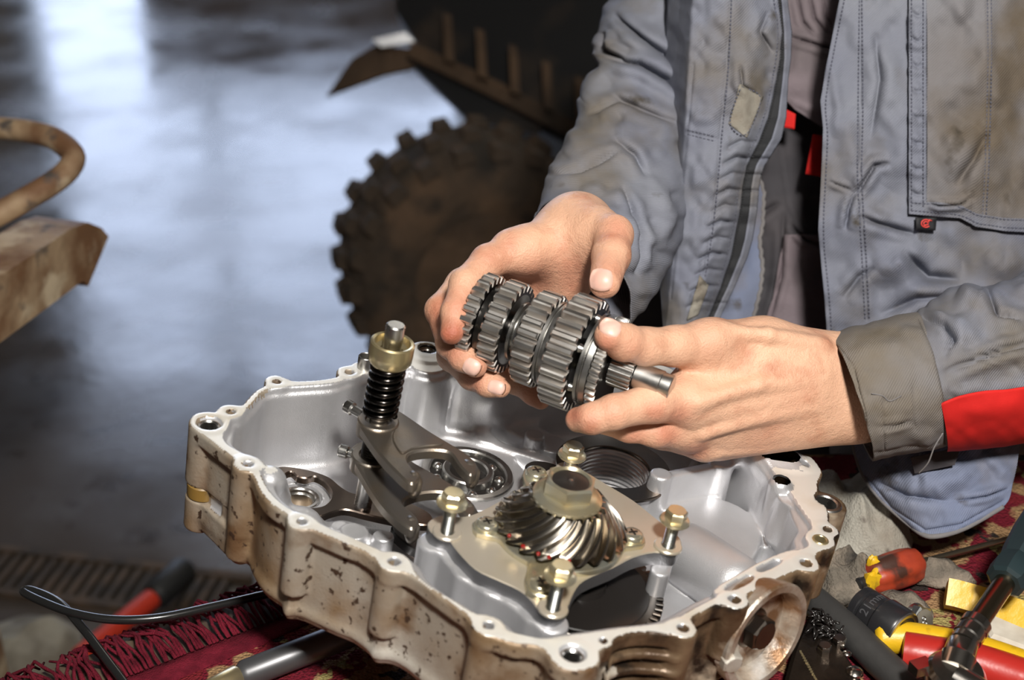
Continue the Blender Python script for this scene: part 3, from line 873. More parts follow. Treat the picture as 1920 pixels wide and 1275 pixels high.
# brown clip between the two lugs of the left corner
c = HOLES[0][0]
b = cbuild(); b.cyl((c[0] - .0005, c[1] - .003, -.060), (c[0] - .0005, c[1] - .003, -.048), .0112, .0118, 28, bev=.001)
obj('rubber_plug', b, mat('brown_rubber', (0.22, 0.13, 0.03), .45, var=((0.10, 0.06, 0.02), 60, .45, .65)), case)
# ball bearing in its seat
bear = obj('bearing_outer_ring', cbuild().ring((bc[0], bc[1], 0), (0, 0, 1), .0372, .0305, -.070, -.0615, 56, bev=.0012), steel, case)
obj('bearing_cage', cbuild().ring((bc[0], bc[1], 0), (0, 0, 1), .0306, .0205, -.0705, -.0665, 48), oily_black, case)
for k in range(9):
    a = 2 * math.pi * k / 9
    q = Vector((bc[0] + .0256 * math.cos(a), bc[1] + .0256 * math.sin(a), -.0670))
    b = cbuild(); b.lathe(q - Vector((0, 0, .0045)), (0, 0, 1), [(.0045 * math.sin(math.pi * j / 8) + 1e-5, .0045 - .0045 * math.cos(math.pi * j / 8)) for j in range(9)], 16, caps=False)
    obj('bearing_ball', b, bright_steel, case)
obj('bearing_inner_ring', cbuild().ring((bc[0], bc[1], 0), (0, 0, 1), .0206, .0150, -.071, -.0590, 48, bev=.0012), steel, case)
b = cbuild(); b.lathe((bc[0], bc[1], 0), (0, 0, 1), [(.0150, -.066), (.0150, -.0725)], 32, caps=True); obj('bearing_bore', b, oily_black, case)
# thread turns of the large bore
b = cbuild()
for k in range(11):
    w = -.036 - .0038 * k
    b.lathe((tb[0], tb[1], 0), (0, 0, 1), [(.0277, w), (.0262, w - .0012), (.0262, w - .0018), (.0277, w - .003)], 56, caps=False)
obj('bore_thread', b, cast_in, case, ang=20)
b = cbuild(); b.prism(circle(tb, .046, 56), -.0335, -.0312, holes=[circle(tb, .029, 56)], bev=.0006); obj('bore_collar_plate', b, dark_steel, case)
# fittings on the outside of the case: drain cover with its bolt, small bolts
fa = (RGT * .64 - UPV * .36 - FWD * .68).normalized()
fcn = at_depth(1436, 1194, .962)
cover_mat = mat('cover_scuffed', (0.55, 0.50, 0.43), .42, .6, var=[((0.22, 0.12, 0.06), 22, .46, .6), ((0.75, 0.72, 0.68), 30, .58, .68)], bump=[(300, .4, .0008)])
cov = obj('drain_cover', B().lathe(fcn, fa, [(.034, -.026), (.038, -.02), (.0395, -.006), (.0405, 0), (.0395, .002), (.0345, .002), (.0335, 0), (.031, -.012), (.010, -.013)], 56), [cover_mat], case)
obj('cover_bolt', B().hexhead(fcn - fa * .013, fa, .0125, .011, .0150, .002), dark_steel, cov)
wn = (RGT * .35 - UPV * .55 - FWD * .75).normalized()
for x, y, d in ((1505, 1096, 1.008), (1368, 1236, .945)):
    obj('side_bolt', B().hexhead(at_depth(x, y, d) - wn * .004, wn, .0078, .0085, .0095, .0018), bright_steel if x > 1450 else cast_out, case)
# ================================================================== bevel drive on its plate
tan_plate = mat('drive_plate', (0.60, 0.54, 0.45), 0.3, 0.6, var=[((0.60, 0.52, 0.37), 11, .45, .65), ((0.52, 0.42, 0.35), 7, .55, .7)], bump=[(700, .06, .0003)])
plate_side = mat('plate_edge', (0.30, 0.30, 0.31), 0.4, 0.9, bump=[(900, .3, .0004)])
gear_bright = mat('bevel_teeth', (0.58, 0.54, 0.48), 0.17, 1.0, var=((0.46, 0.38, 0.28), 30, .5, .75))
gc = cpx(1051, 990, PLATE_W + .006)
drive = thing('bevel_drive', 'conical pinion with spiral teeth under a big gold nut, on a bronze plate', 'gear', CF(gc[0], gc[1], pw_top))
hole_px = [(838, 1000), (1036, 1143), (1252, 1026), (1066, 884)]
bolt_uv = [cpx(x, y, PLATE_W) for x, y in hole_px]
b = cbuild(); b.prism(plate_uv, pw_top, PLATE_W, holes=[circle(c, .0046, 16) for c in bolt_uv] + [circle(gc, .034, 40)], bev=.0008)
plate = obj('mounting_plate', b, [tan_plate, plate_side], drive)
for p_ in plate.data.polygons:
    p_.material_index = 0 if p_.normal.dot(EZ) > .5 else 1
for (c, rr) in zip(bolt_uv, (.010,) * 4):
    b = cbuild(); b.ring((c[0], c[1], 0), (0, 0, 1), rr, .0046, PLATE_W - .0005, PLATE_W + .0022, 32, bev=.0008); obj('bolt_spacer', b, tan_plate, drive)
# bearing retainer under the gear, zinc with lobes at its screws
scr = [cpx(912, 990, PLATE_W + .003), cpx(1184, 1010, PLATE_W + .003), cpx(1004, 893, PLATE_W + .003), cpx(1012, 1102, PLATE_W + .003)]
ret = []
for i in range(96):
    a = 2 * math.pi * i / 96; d = Vector((math.cos(a), math.sin(a)))
    rr = .0455
    for s in scr:
        q = Vector((s[0] - gc[0], s[1] - gc[1])); ang = abs(math.atan2(d.x * q.y - d.y * q.x, d.dot(q)))
        rr = max(rr, .0455 + (q.length + .0095 - .0455) * math.exp(-(ang / .20) ** 4))
    ret.append((gc[0] + d.x * rr, gc[1] + d.y * rr))
b = cbuild(); b.prism(ret, PLATE_W + .0002, PLATE_W + .0042, holes=[circle(gc, .030, 40)], bev=.0006)
reto = obj('bearing_retainer', b, zinc_yellow, drive)
for s in scr:
    b = cbuild(); w0 = PLATE_W + .0042
    b.lathe((s[0], s[1], w0), (0, 0, 1), [(.0078, 0), (.0080, .0015), (.0074, .0032), (.006, .0043), (.003, .0046)], 28)
    h = obj('retainer_screw', b, zinc_yellow, drive)
    b = cbuild()
    for a in (0.4, 0.4 + math.pi / 2):
        b.box((s[0], s[1], w0 + .0044), (.0066, .0013, .0012), Matrix.Rotation(a, 3, 'Z'))
    obj('cross_slot', b, oily_black, h)
# hub under the teeth
b = cbuild(); b.lathe((gc[0], gc[1], PLATE_W), (0, 0, 1), [(.029, .002), (.029, .009), (.036, .0095), (.036, .0105)], 48); obj('pinion_hub', b, oily_black, drive)
# spiral bevel gear
NT = 22; per = 14; n = NT * per; rings = 22
vs_, fs_ = [], []
GW0 = PLATE_W + .009; GH = .0225; RB, RT = .0465, .0265
def tooth(t):
    t = t % 1.0
    if t < .12: return t / .12
    if t < .42: return 1.0
    if t < .60: return 1 - (t - .42) / .18
    return 0.0
for k in range(rings + 1):
    s = k / rings
    rad = RB + (RT - RB) * s; w = GW0 + GH * s
    dep = .0072 * (1 - .35 * s)
    for i in range(n):
        a = 2 * math.pi * (i / n) + .95 * s - .15 * s * s
        tt = tooth(i / per)
        # depth runs square to the cone
        r = rad - dep * (1 - tt) * .72; ww = w - dep * (1 - tt) * .62 * (1 if k > 0 else 0)
        vs_.append((gc[0] + r * math.cos(a), gc[1] + r * math.sin(a), max(ww, GW0 - .0005)))
for k in range(rings):
    for i in range(n):
        j = (i + 1) % n
        fs_.append((k * n + i, k * n + j, (k + 1) * n + j, (k + 1) * n + i))
c0_ = len(vs_); vs_.append((gc[0], gc[1], GW0 - .001)); vs_.append((gc[0], gc[1], GW0 + GH * .96))
for i in range(n):
    j = (i + 1) % n
    fs_.append((j, i, c0_)); fs_.append((rings * n + i, rings * n + j, c0_ + 1))
obj('spiral_pinion', cbuild().add(vs_, fs_), gear_bright, drive, ang=38)
# flange nut with the socket in its middle
nw = GW0 + GH - .0012
b = cbuild(); b.lathe((gc[0], gc[1], nw), (0, 0, 1), [(.0235, 0), (.0240, .0008), (.0238, .0028), (.0190, .0055)], 48)
nut = obj('flange_nut', b, zinc_yellow, drive)
hexp = [(gc[0] + .0182 * math.cos(a + .35), gc[1] + .0182 * math.sin(a + .35)) for a in [k * math.pi / 3 for k in range(6)]]
b = cbuild(); b.prism(hexp, nw + .003, nw + .0165, holes=[circle(gc, .0128, 36)], bev=.0016); obj('nut_hexagon', b, zinc_yellow, nut)
b = cbuild(); b.lathe((gc[0], gc[1], nw), (0, 0, 1), [(.0127, .008), (.0127, .0148), (.0100, .0152), (.0014, .0152), (.0010, .0135)], 36); obj('shaft_end', b, oily_black, nut)
b = cbuild(); b.lathe((gc[0], gc[1], nw), (0, 0, 1), [(.0014, .0145), (.0014, .0154), (.0005, .0156)], 12); obj('centre_mark', b, bright_steel, nut)
# large gear lying in the cavity below the plate
rg = cpx(1088, 1098, -.036)
b = cbuild(); prof = []
for i in range(60):
    for (t, rr) in ((0, .0535), (.30, .0535), (.42, .0585), (.80, .0585), (.92, .0535)):
        a = 2 * math.pi * (i + t) / 60; prof.append((rg[0] + rr * math.cos(a), rg[1] + rr * math.sin(a)))
b.prism(prof, -.050, -.036, bev=.0006); obj('cavity_gear', b, dark_steel, drive)
b = cbuild(); b.lathe((rg[0], rg[1], 0), (0, 0, 1), [(.049, -.0365), (.048, -.0352), (.018, -.035), (.017, -.03)], 48); obj('gear_web', b, oily_black, drive)

# four loose flange bolts standing in the plate's corners
def flange_bolt(c, w_head, label):
    base = CF(c[0], c[1], PLATE_W - .004)
    t = thing('flange_bolt', label, 'bolt', base, 'loose flange bolts in the drive plate')
    b = cbuild(); b.cyl((c[0], c[1], PLATE_W - .004), (c[0], c[1], w_head), .0038, n=20)
    for k in range(int((w_head - PLATE_W - .001) / .0014)):
        w = PLATE_W + .0006 + .0014 * k
        if w < w_head - .003: b.lathe((c[0], c[1], w), (0, 0, 1), [(.0038, 0), (.0044, .0005), (.0038, .001)], 20, caps=False)
    obj('threaded_shank', b, zinc, t)
    b = cbuild(); b.hexhead((c[0], c[1], w_head), (0, 0, 1), .0078, .0078, .0108, .0022); obj('hex_head', b, zinc_yellow, t)
def w_for(c, py, lo=-.02, hi=.12):
    """height over the plane at which the upright through c reaches picture row py"""
    for _ in range(40):
        mid = (lo + hi) / 2
        if proj(CF(c[0], c[1], mid))[1] > py: lo = mid
        else: hi = mid
    return lo
for c, py, lb in zip(bolt_uv, (945, 1082, 978, 855), (
        'loose zinc flange bolt in the plate corner below the shift fork tips',
        'loose zinc flange bolt in the near plate corner beside the rim',
        'loose zinc flange bolt in the plate corner beside the inner housing columns',
        'loose zinc flange bolt behind the gold nut next to the threaded bore')):
    flange_bolt(c, w_for(c, py), lb)

# ================================================================== shift forks on their rail
SW = -.056
sb = cpx(680, 948, SW)
# small lean of the rail, so that it ends where the photograph shows it
top_w = w_for(sb, 606)
def su(w): return Vector((sb[0] + 0.0, sb[1], w))
st = proj(CF(*su(top_w)))
lean = (743 - st[0]) / FPX * st[2] / (top_w - SW)
def sax(w): return Vector((sb[0] + lean * (w - SW), sb[1], w))
SAXD = Vector((lean, 0, 1)).normalized()
def sw_at(py):
    lo, hi = -.08, .2
    for _ in range(40):
        mid = (lo + hi) / 2
        if proj(CF(*sax(mid)))[1] > py: lo = mid
        else: hi = mid
    return lo
rail = thing('shift_fork_rail', 'shift rail with brass collar, black spring and two dark steel forks', 'gearbox part', CF(*sax(SW)))
b = cbuild(); b.lathe(sax(SW), SAXD, [(.0066, -.004), (.0066, (sw_at(640) - SW)), (.0068, (sw_at(640) - SW)), (.0068, top_w - SW - .001), (.0058, top_w - SW)], 32); obj('rail_shaft', b, bright_steel, rail)
b = cbuild(); wc0, wc1 = sw_at(678), sw_at(640)
b.lathe(sax(wc0), SAXD, [(.0095, -.001), (.0135, -.001), (.0155, .002), (.0158, .008), (.0156, wc1 - wc0 - .001), (.0145, wc1 - wc0), (.0128, wc1 - wc0 - .0006), (.0122, wc1 - wc0 - .006), (.0095, wc1 - wc0 - .008), (.0095, -.001)], 48, caps=False)
obj('collar', b, brass, rail)
b = cbuild(); ws0, ws1 = sw_at(778), sw_at(684)
path = []
turns = 7.0
for i in range(int(turns * 22) + 1):
    a = 2 * math.pi * i / 22; s = i / (turns * 22)
    p = sax(ws0 + (ws1 - ws0) * s); r = .0108
    path.append(p + Vector((r * math.cos(a), r * math.sin(a), 0)))
b.tube(path, .0023, 8); obj('spring', b, mat('spring_black', (0.05, 0.045, 0.042), .18, 1.0), rail, ang=180)
b = cbuild(); b.cyl(sax(ws0), sax(ws1), .0086, n=28); obj('spring_sleeve', b, dark_steel, rail)
b = cbuild()
for k in range(9): b.lathe(sax(sw_at(856) + .0022 * k), SAXD, [(.0070, 0), (.0084, .0008), (.0070, .0016)], 24, caps=False)
obj('thread', b, dark_steel, rail)
w1 = sw_at(790); w2 = sw_at(856)
FORK1 = [(674, 778), (672, 790), (688, 817), (714, 853), (740, 881), (764, 903), (777, 906), (786, 897), (784, 886), (770, 872), (764, 858), (772, 849), (797, 844), (826, 844), (846, 850), (862, 872), (880, 889), (892, 886), (896, 874), (886, 858),
         (862, 841), (842, 829), (807, 808), (772, 784), (752, 771), (730, 760), (712, 757), (690, 764)]
FORK2 = [(659, 838), (658, 850), (671, 875), (692, 911), (718, 948), (746, 975), (768, 990), (780, 988), (784, 974), (774, 960), (757, 945), (762, 934), (790, 924), (826, 922), (850, 932), (872, 962), (886, 966), (893, 954), (884, 938), (860, 915), (820, 890), (780, 868), (745, 845), (720, 832), (692, 826), (672, 828)]
for nm, px, w, th in (('upper_fork', FORK1, w1, .0075), ('lower_fork', FORK2, w2, .0075)):
    uv = smooth_closed(cpoly(px, w), 4)
    b = cbuild(); b.prism(uv, w - th, w, bev=.0014)
    f = obj('shift_fork', b, fork_steel, rail)
    b = cbuild(); a = sax(w)
    b.ring((a.x, a.y, 0), (0, 0, 1), .0150, .0088, w - th - .004, w + .0016, 36, bev=.001); obj('hub', b, fork_steel, f)
    # the tine tips bent down
    tips = {'upper_fork': [((872, 868), (888, 880)), ((770, 890), (780, 897))], 'lower_fork': [((872, 948), (884, 957)), ((764, 974), (775, 982))]}[nm]
    for (p, q) in tips:
        p = cpx(*p, w - .003); q = cpx(*q, w - .003)
        b = cbuild(); b.tube([(p[0], p[1], w - .003), ((p[0] + q[0]) / 2, (p[1] + q[1]) / 2, w - .0032), (q[0], q[1], w - .0055), (q[0], q[1], w - .013), (q[0], q[1], w - .0175)], [.0035, .0046, .0052, .005, .0032], 14)
        obj('tine_tip', b, fork_steel, f, ang=180)
    # raised pad on the web
    if nm == 'upper_fork':
        b = cbuild(); b.prism(smooth_closed(cpoly([(745, 805), (790, 806), (832, 832), (800, 838), (772, 843), (756, 852), (744, 842), (736, 822)], w), 3), w - .001, w + .0012, bev=.0007); obj('web_pad', b, fork_steel, f)
    # locating pin with its round head
    hp = {'upper_fork': (656, 764), 'lower_fork': (645, 846)}[nm]
    q = cpx(hp[0], hp[1], w - .002)
    a = Vector((sax(w).x, sax(w).y, w - .002)); q = Vector((q[0], q[1], w - .002)); d = (q - a).normalized()
    b = cbuild(); b.cyl(a + d * .012, q + d * .001, .0036, n=20); b.cyl(q - d * .004, q + d * .004, .0050, n=24, bev=.0012); obj('locating_pin', b, steel, f)

# flat link plate around the foot of the rail
LINK = [(511, 881), (528, 874), (560, 877), (591, 884), (619, 895), (640, 912), (662, 924), (700, 930), (740, 936), (775, 945), (806, 962), (812, 976), (800, 984), (765, 980), (731, 974), (686, 964), (648, 955), (622, 960), (598, 968), (560, 968), (525, 955), (505, 930), (500, 902)]
LHOLE = [(528, 900), (536, 888), (547, 884), (558, 893), (575, 896), (591, 893), (610, 904), (622, 925), (612, 944), (590, 951), (560, 949), (540, 942), (528, 925)]
b = cbuild(); b.prism(smooth_closed(cpoly(LINK, SW), 4), SW - .0055, SW, holes=[smooth_closed(cpoly(LHOLE, SW), 4)], bev=.0009)
link = obj('link_plate', b, mat('link_steel', (0.17, 0.14, 0.12), .3, 1.0, var=((0.27, 0.2, 0.16), 30, .5, .7)), None, loc=CF(*sax(SW - .006)))
tag(link, 'flat dark link plate with a ring eye around the foot of the shift rail', 'gearbox part')
# dark sector lying under the link plate
b = cbuild(); b.prism(smooth_closed(cpoly([(735, 985), (765, 988), (800, 1020), (796, 1032), (770, 1024), (740, 1000)], -.058), 3), -.066, -.058, bev=.001)
sec = obj('selector_pawl', b, oily_black, None); tag(sec, 'small black selector pawl under the fork tips beside the drive plate', 'gearbox part')

# red oil clinging to the teeth
oil_red = mat('red_oil', (0.22, 0.008, 0.006), .08, coat=.6)
for x, y in ((985, 1022), (1012, 1034), (1030, 1043), (1066, 1046), (992, 1016), (968, 1000)):
    a = cpx(x, y, GW0 + .003); d = Vector((a[0] - gc[0], a[1] - gc[1], 0)).normalized()
    q = Vector((gc[0], gc[1], GW0 + .0025)) + d * (RB - .0022)
    b = cbuild(); b.lathe(q - d * .0006, d + Vector((0, 0, .5)), [(.0016 * math.cos(k * math.pi / 10), .0018 * math.sin(k * math.pi / 10)) for k in range(6)], 12); obj('oil_drop', b, oil_red, drive, ang=180)

b = cbuild(); b.prism(smooth_closed(cpoly([(985, 872), (1000, 863), (1030, 866), (1052, 876), (1046, 890), (1020, 892), (992, 886)], -.030), 3), -.040, -.030, bev=.0012)
tag(obj('detent_lever', b, oily_black, None), 'short black detent lever between the ball bearing and the threaded bore', 'gearbox part')
# ================================================================== gear cluster held in the hands
GD = 1.03
gpm = GD / FPX
G0 = at_depth(1051, 650, GD)
th = R(17)
GA = ((RGT * .937 - UPV * .349) * math.cos(th) - FWD * math.sin(th)).normalized()
def gax(tpx): return G0 + GA * (tpx * gpm / math.cos(th))
cluster_mat = mat('cluster_teeth', (0.70, 0.675, 0.645), 0.31, 1.0, rvar=(40, .3, .7, .28, .36), var=((0.56, 0.48, 0.42), 25, .5, .8))
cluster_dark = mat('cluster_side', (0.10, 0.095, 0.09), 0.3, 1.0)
cluster = thing('gear_cluster_shaft', 'oily steel shaft with a row of toothed gears held in both hands', 'gear shaft', gax(60) - Vector((0, 0, .045)))
gx = (UPV - GA * UPV.dot(GA)).normalized(); gy = GA.cross(gx)
def spur(name, t0, t1, rpx, nt, dep_px, mt, bore_px=22, fill=.5, cham=.0011, smat=None, parent=None):
    per = 8; n = nt * per
    L = (t1 - t0) * gpm / math.cos(th); ro = rpx * gpm; dep = dep_px * gpm
    def tf(x):
        x = x % 1.0; h = fill / 2
        d = abs(x - .5)
        return min(1.0, max(0.0, (h + .12 - d) / .14))
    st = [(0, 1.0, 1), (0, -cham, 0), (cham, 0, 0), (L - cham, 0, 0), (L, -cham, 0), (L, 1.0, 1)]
    vs_, fs_ = [], []
    o = gax(t0)
    stations = [(0.0, 'rim'), (0.0, 'c'), (cham, 'o'), (L - cham, 'o'), (L, 'c'), (L, 'rim')]
    for h, kd in stations:
        for i in range(n):
            a = 2 * math.pi * i / n
            r = ro - dep * (1 - tf(i / per))
            if kd == 'c': r -= cham * tf(i / per)
            if kd == 'rim': r = ro - dep * 1.35
            vs_.append(o + GA * h + gx * (r * math.cos(a)) + gy * (r * math.sin(a)))
    mi_ = []
    for k in range(len(stations) - 1):
        for i in range(n):
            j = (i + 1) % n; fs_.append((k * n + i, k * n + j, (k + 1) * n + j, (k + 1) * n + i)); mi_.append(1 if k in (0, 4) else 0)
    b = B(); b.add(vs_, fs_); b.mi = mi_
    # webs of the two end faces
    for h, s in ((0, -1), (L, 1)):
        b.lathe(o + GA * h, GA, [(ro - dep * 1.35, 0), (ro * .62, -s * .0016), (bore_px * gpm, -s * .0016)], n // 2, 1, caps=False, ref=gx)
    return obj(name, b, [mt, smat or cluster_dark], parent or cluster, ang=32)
def band(name, t0, t1, prof_px, mt, parent=None, n=64):
    """turned ring: prof_px lists (radius px, share of the length)"""
    o = gax(t0); L = (t1 - t0) * gpm / math.cos(th)
    b = B(); b.lathe(o, GA, [(r * gpm, L * s) for r, s in prof_px], n, caps=True, ref=gx)
    return obj(name, b, mt, parent or cluster)
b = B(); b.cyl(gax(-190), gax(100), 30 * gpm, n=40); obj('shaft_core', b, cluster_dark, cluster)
spur('toothed_gear', -172, -146, 88, 25, 15, cluster_mat)
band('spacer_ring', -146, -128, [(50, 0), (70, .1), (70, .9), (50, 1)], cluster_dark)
spur('toothed_gear', -128, -92, 90, 25, 15, cluster_mat)
band('thrust_washer', -88, -70, [(30, 0), (52, 0), (58, .15), (58, .45), (46, .5), (46, .6), (52, .65), (52, 1), (30, 1)], steel)
spur('dog_ring', -70, -62, 60, 12, 10, steel)
spur('toothed_gear', -62, -22, 92, 24, 15, cluster_mat)
band('grooved_collar', -22, 2, [(60, 0), (80, 0.02), (82, .06), (82, .28), (77, .32), (77, .40), (83, .44), (84, .6), (84, .95), (62, 1)], steel)
spur('toothed_gear', 2, 52, 110, 27, 16, cluster_mat)
for k in range(6):
    a = 2 * math.pi * k / 6 + .3
    d = gx * math.cos(a) + gy * math.sin(a)
    b = B(); b.cyl(gax(52) + d * (78 * gpm), gax(60) + d * (78 * gpm), 9 * gpm, 7 * gpm, n=14); obj('dog', b, steel, cluster)
band('selector_ring', 60, 84, [(60, 0), (86, 0.02), (89, .08), (89, .30), (84, .34), (84, .44), (90, .48), (91, .55), (90, .97), (60, 1)], steel)
spur('fine_gear', 85, 103, 92, 38, 9, cluster_mat, fill=.45, cham=.0005)
spur('splined_hub', 103, 146, 36, 20, 5, steel, bore_px=18, cham=.0004)
band('shaft_end', 146, 215, [(20, 0), (25, .02), (25, .70), (23, .72), (23, .98), (21, 1)], steel, n=40)
# ================================================================== person: hands (one skin surface with the arms and trunk under the clothes)
skin = mat('skin', (0.66, 0.385, 0.255), 0.45, 0.0, sss=0.06, var=[((0.70, 0.42, 0.28), 28, .4, .65), ((0.50, 0.23, 0.14), 34, .54, .75)],
           attr=[('redness', (0.46, 0.12, 0.07)), ('grime', (0.22, 0.10, 0.055))], bump=[(160, .35, .0016), (700, .5, .0007), (2600, .4, .0003)], spec=.4)
nail_mat = mat('fingernail', (0.68, 0.41, 0.33), 0.42, 0.0, sss=0.08, var=((0.78, 0.53, 0.45), 60, .4, .7))
grime_mat = mat('nail_grime', (0.12, 0.06, 0.035), 0.6)
CB = np.array([RGT, UPV, FWD]); CA = np.array(CAM)
def pj(x, y, d): return np.array(((x - 960) / FPX * d, -(y - 637.5) / FPX * d, d))
class Field:
    def __init__(self, lo, hi, h):
        self.lo = np.array(lo); self.h = h
        n = [int(math.ceil((hi[i] - lo[i]) / h)) + 1 for i in range(3)]
        ax = [np.arange(n[i], dtype=np.float32) * h + lo[i] for i in range(3)]
        self.X, self.Y, self.Z = ax[0][:, None, None], ax[1][None, :, None], ax[2][None, None, :]
        self.n = n
    def caps(self, a, b, ra, rb):
        a = np.array(a, np.float32); b = np.array(b, np.float32); e = b - a
        x, y, z = self.X - a[0], self.Y - a[1], self.Z - a[2]
        t = np.clip((x * e[0] + y * e[1] + z * e[2]) / max(float(e @ e), 1e-9), 0, 1)
        return np.sqrt((x - e[0] * t) ** 2 + (y - e[1] * t) ** 2 + (z - e[2] * t) ** 2) - (ra + (rb - ra) * t)
    def chain(self, pts, k=.004):
        """pts: (px, py, depth, radius px)"""
        f = None
        for p, q in zip(pts[:-1], pts[1:]):
            c = self.caps(pj(*p[:3]), pj(*q[:3]), p[3] * p[2] / FPX, q[3] * q[2] / FPX)
            f = c if f is None else smin(f, c, k)
        return f
    def sample(self, F, P):
        g = (np.asarray(P) - self.lo) / self.h
        i = np.clip(np.floor(g).astype(int), 0, np.array(self.n) - 2); f = np.clip(g - i, 0, 1)
        r = 0
        for a in (0, 1):
            for b in (0, 1):
                for c in (0, 1):
                    w = (f[..., 0] if a else 1 - f[..., 0]) * (f[..., 1] if b else 1 - f[..., 1]) * (f[..., 2] if c else 1 - f[..., 2])
                    r = r + w * F[i[..., 0] + a, i[..., 1] + b, i[..., 2] + c]
        return r
def to_world(P): return np.asarray(P) @ CB + CA

def build_hand(palm, fingers, bumps, creases, ridges, lo_px, hi_px, dmin, dmax, h=.0011, kpalm=.022, kf=.010):
    pts = [pj(x, y, d) for x in (lo_px[0], hi_px[0]) for y in (lo_px[1], hi_px[1]) for d in (dmin, dmax)]
    pts = np.array(pts)
    fld = Field(pts.min(0), pts.max(0), h)
    P = None
    for ch in palm:
        c = fld.chain(ch, .01); P = c if P is None else smin(P, c, kpalm)
    Fg = None
    for ch in fingers:
        c = fld.chain(ch, .005); Fg = c if Fg is None else smin(Fg, c, .0012)
    F = smin(P, Fg, kf)
    for (x, y, d, r) in bumps:
        p = pj(x, y, d); F = smin(F, fld.caps(p, p + 1e-4, r * d / FPX, r * d / FPX), .008)
    for ch in ridges:
        F = smin(F, fld.chain(ch, .004), .006)
    for ch in creases:
        F = smax(F, -fld.chain(ch, .001), .0018)
    return fld, F.astype(np.float32)

def nail(fld, F, c, ax_px, ln, wd, parent, push=.0006):
    """nail plate laid on the skin; c = (px, py, depth guess), ax_px = direction towards the tip in the picture, sizes in px"""
    c0 = pj(*c); d = c[2]; m = d / FPX
    a = np.array((ax_px[0], -ax_px[1], ax_px[2] if len(ax_px) > 2 else 0.0)); a = a / np.linalg.norm(a)
    zc = np.array((0, 0, 1.0)); s = np.cross(a, zc); s /= np.linalg.norm(s); nrm = np.cross(s, a)
    if nrm[2] > 0: nrm = -nrm
    NU, NV = 14, 13
    g = np.zeros((NU, NV, 3))
    for i in range(NU):
        for j in range(NV):
            u = -1 + 2 * i / (NU - 1); v = -1 + 2 * j / (NV - 1)
            # square -> rounded oblong
            k = 0.86 if u < 0 else 0.93
            uu = u * math.sqrt(1 - k * k * v * v * .5 * (1.0 if u < 0 else 1.15)); vv = v * math.sqrt(1 - .5 * u * u * (.75 if u < 0 else .5))
            g[i, j] = c0 + a * (uu * ln / 2 * m) + s * (vv * wd / 2 * m)
    p = g - nrm * 0.0 + nrm * .02
    go = np.zeros((NU, NV)); st0 = p.copy()
    for _ in range(60):
        f = fld.sample(F, p); go = np.minimum(go + np.maximum(f, 0) * .8, .045); p = st0 - nrm * go[..., None]
    go = np.minimum(go, np.median(go) + .0035); p = st0 - nrm * go[..., None]
    plate = p + nrm * push
    edge = np.ones((NU, NV)); edge[1:-1, 1:-1] = 0
    plate = plate - nrm * (edge * push * 1.4)[..., None]
    V = to_world(plate.reshape(-1, 3))
    q = np.array([(i * NV + j, i * NV + j + 1, (i + 1) * NV + j + 1, (i + 1) * NV + j) for i in range(NU - 1) for j in range(NV - 1)])
    o = np_mesh('fingernail', V, q, nail_mat, parent)
    # dark line under the free edge
    rim = [plate[NU - 1, j] - nrm * push * .1 + a * .0003 for j in range(1, NV - 1)]
    b = B(); b.tube([Vector(x) for x in to_world(np.array(rim))], .00045, 6); obj('nail_grime', b, grime_mat, o, ang=180)
    return o

# right hand of the mechanic (wraps the cluster from behind)
rh_palm = [[(1164, 368, 1.245, 44), (1142, 426, 1.212, 44), (1108, 452, 1.165, 48), (1080, 432, 1.120, 54)],
           [(1080, 428, 1.112, 48), (985, 470, 1.082, 36)], [(1075, 440, 1.125, 46), (935, 505, 1.112, 36)], [(1080, 450, 1.135, 44), (905, 575, 1.14, 32)],
           [(1090, 460, 1.14, 44), (915, 640, 1.15, 28)], [(1085, 440, 1.11, 46), (1060, 530, 1.125, 40), (1000, 600, 1.15, 36)], [(1085, 430, 1.105, 46), (1118, 436, 1.085, 40)],
           [(985, 470, 1.085, 30), (1060, 490, 1.11, 30), (1120, 450, 1.085, 30)]]
rh_index = [(980, 468, 1.080, 36), (915, 490, 1.064, 31), (872, 532, 1.046, 28), (853, 585, 1.030, 25), (847, 624, 1.022, 22)]
rh_middle = [(935, 505, 1.112, 36), (868, 535, 1.104, 31), (826, 582, 1.084, 28), (846, 645, 1.052, 27), (868, 670, 1.040, 25), (892, 686, 1.032, 22)]
rh_ring = [(905, 575, 1.14, 32), (842, 610, 1.12, 28), (848, 668, 1.090, 27), (885, 705, 1.064, 25), (915, 720, 1.050, 23), (938, 726, 1.044, 20)]
rh_pinky = [(915, 640, 1.15, 26), (915, 690, 1.11, 23), (965, 715, 1.085, 22), (1000, 738, 1.074, 20), (1014, 750, 1.070, 18)]
rh_thumb = [(1105, 432, 1.090, 40), (1150, 440, 1.064, 36), (1146, 480, 1.046, 35), (1134, 530, 1.020, 30)]
rh_bumps = [(952, 462, 1.076, 28)]
rh_creases = [[(1118, 420, 1.040, 3), (1100, 470, 1.062, 4), (1090, 500, 1.075, 3)], [(1040, 470, 1.055, 2), (1000, 480, 1.056, 2)], [(1060, 478, 1.06, 2), (1010, 496, 1.064, 2)],
              [(880, 500, 1.008, 2.5), (900, 530, 1.016, 2.5)], [(852, 585, 1.002, 1.5), (870, 592, 1.008, 1.5)]]
rh_ridges = []
fr, Fr = build_hand(rh_palm, [rh_index, rh_middle, rh_ring, rh_pinky, rh_thumb], rh_bumps, rh_creases, rh_ridges, (770, 330), (1210, 800), .985, 1.27)
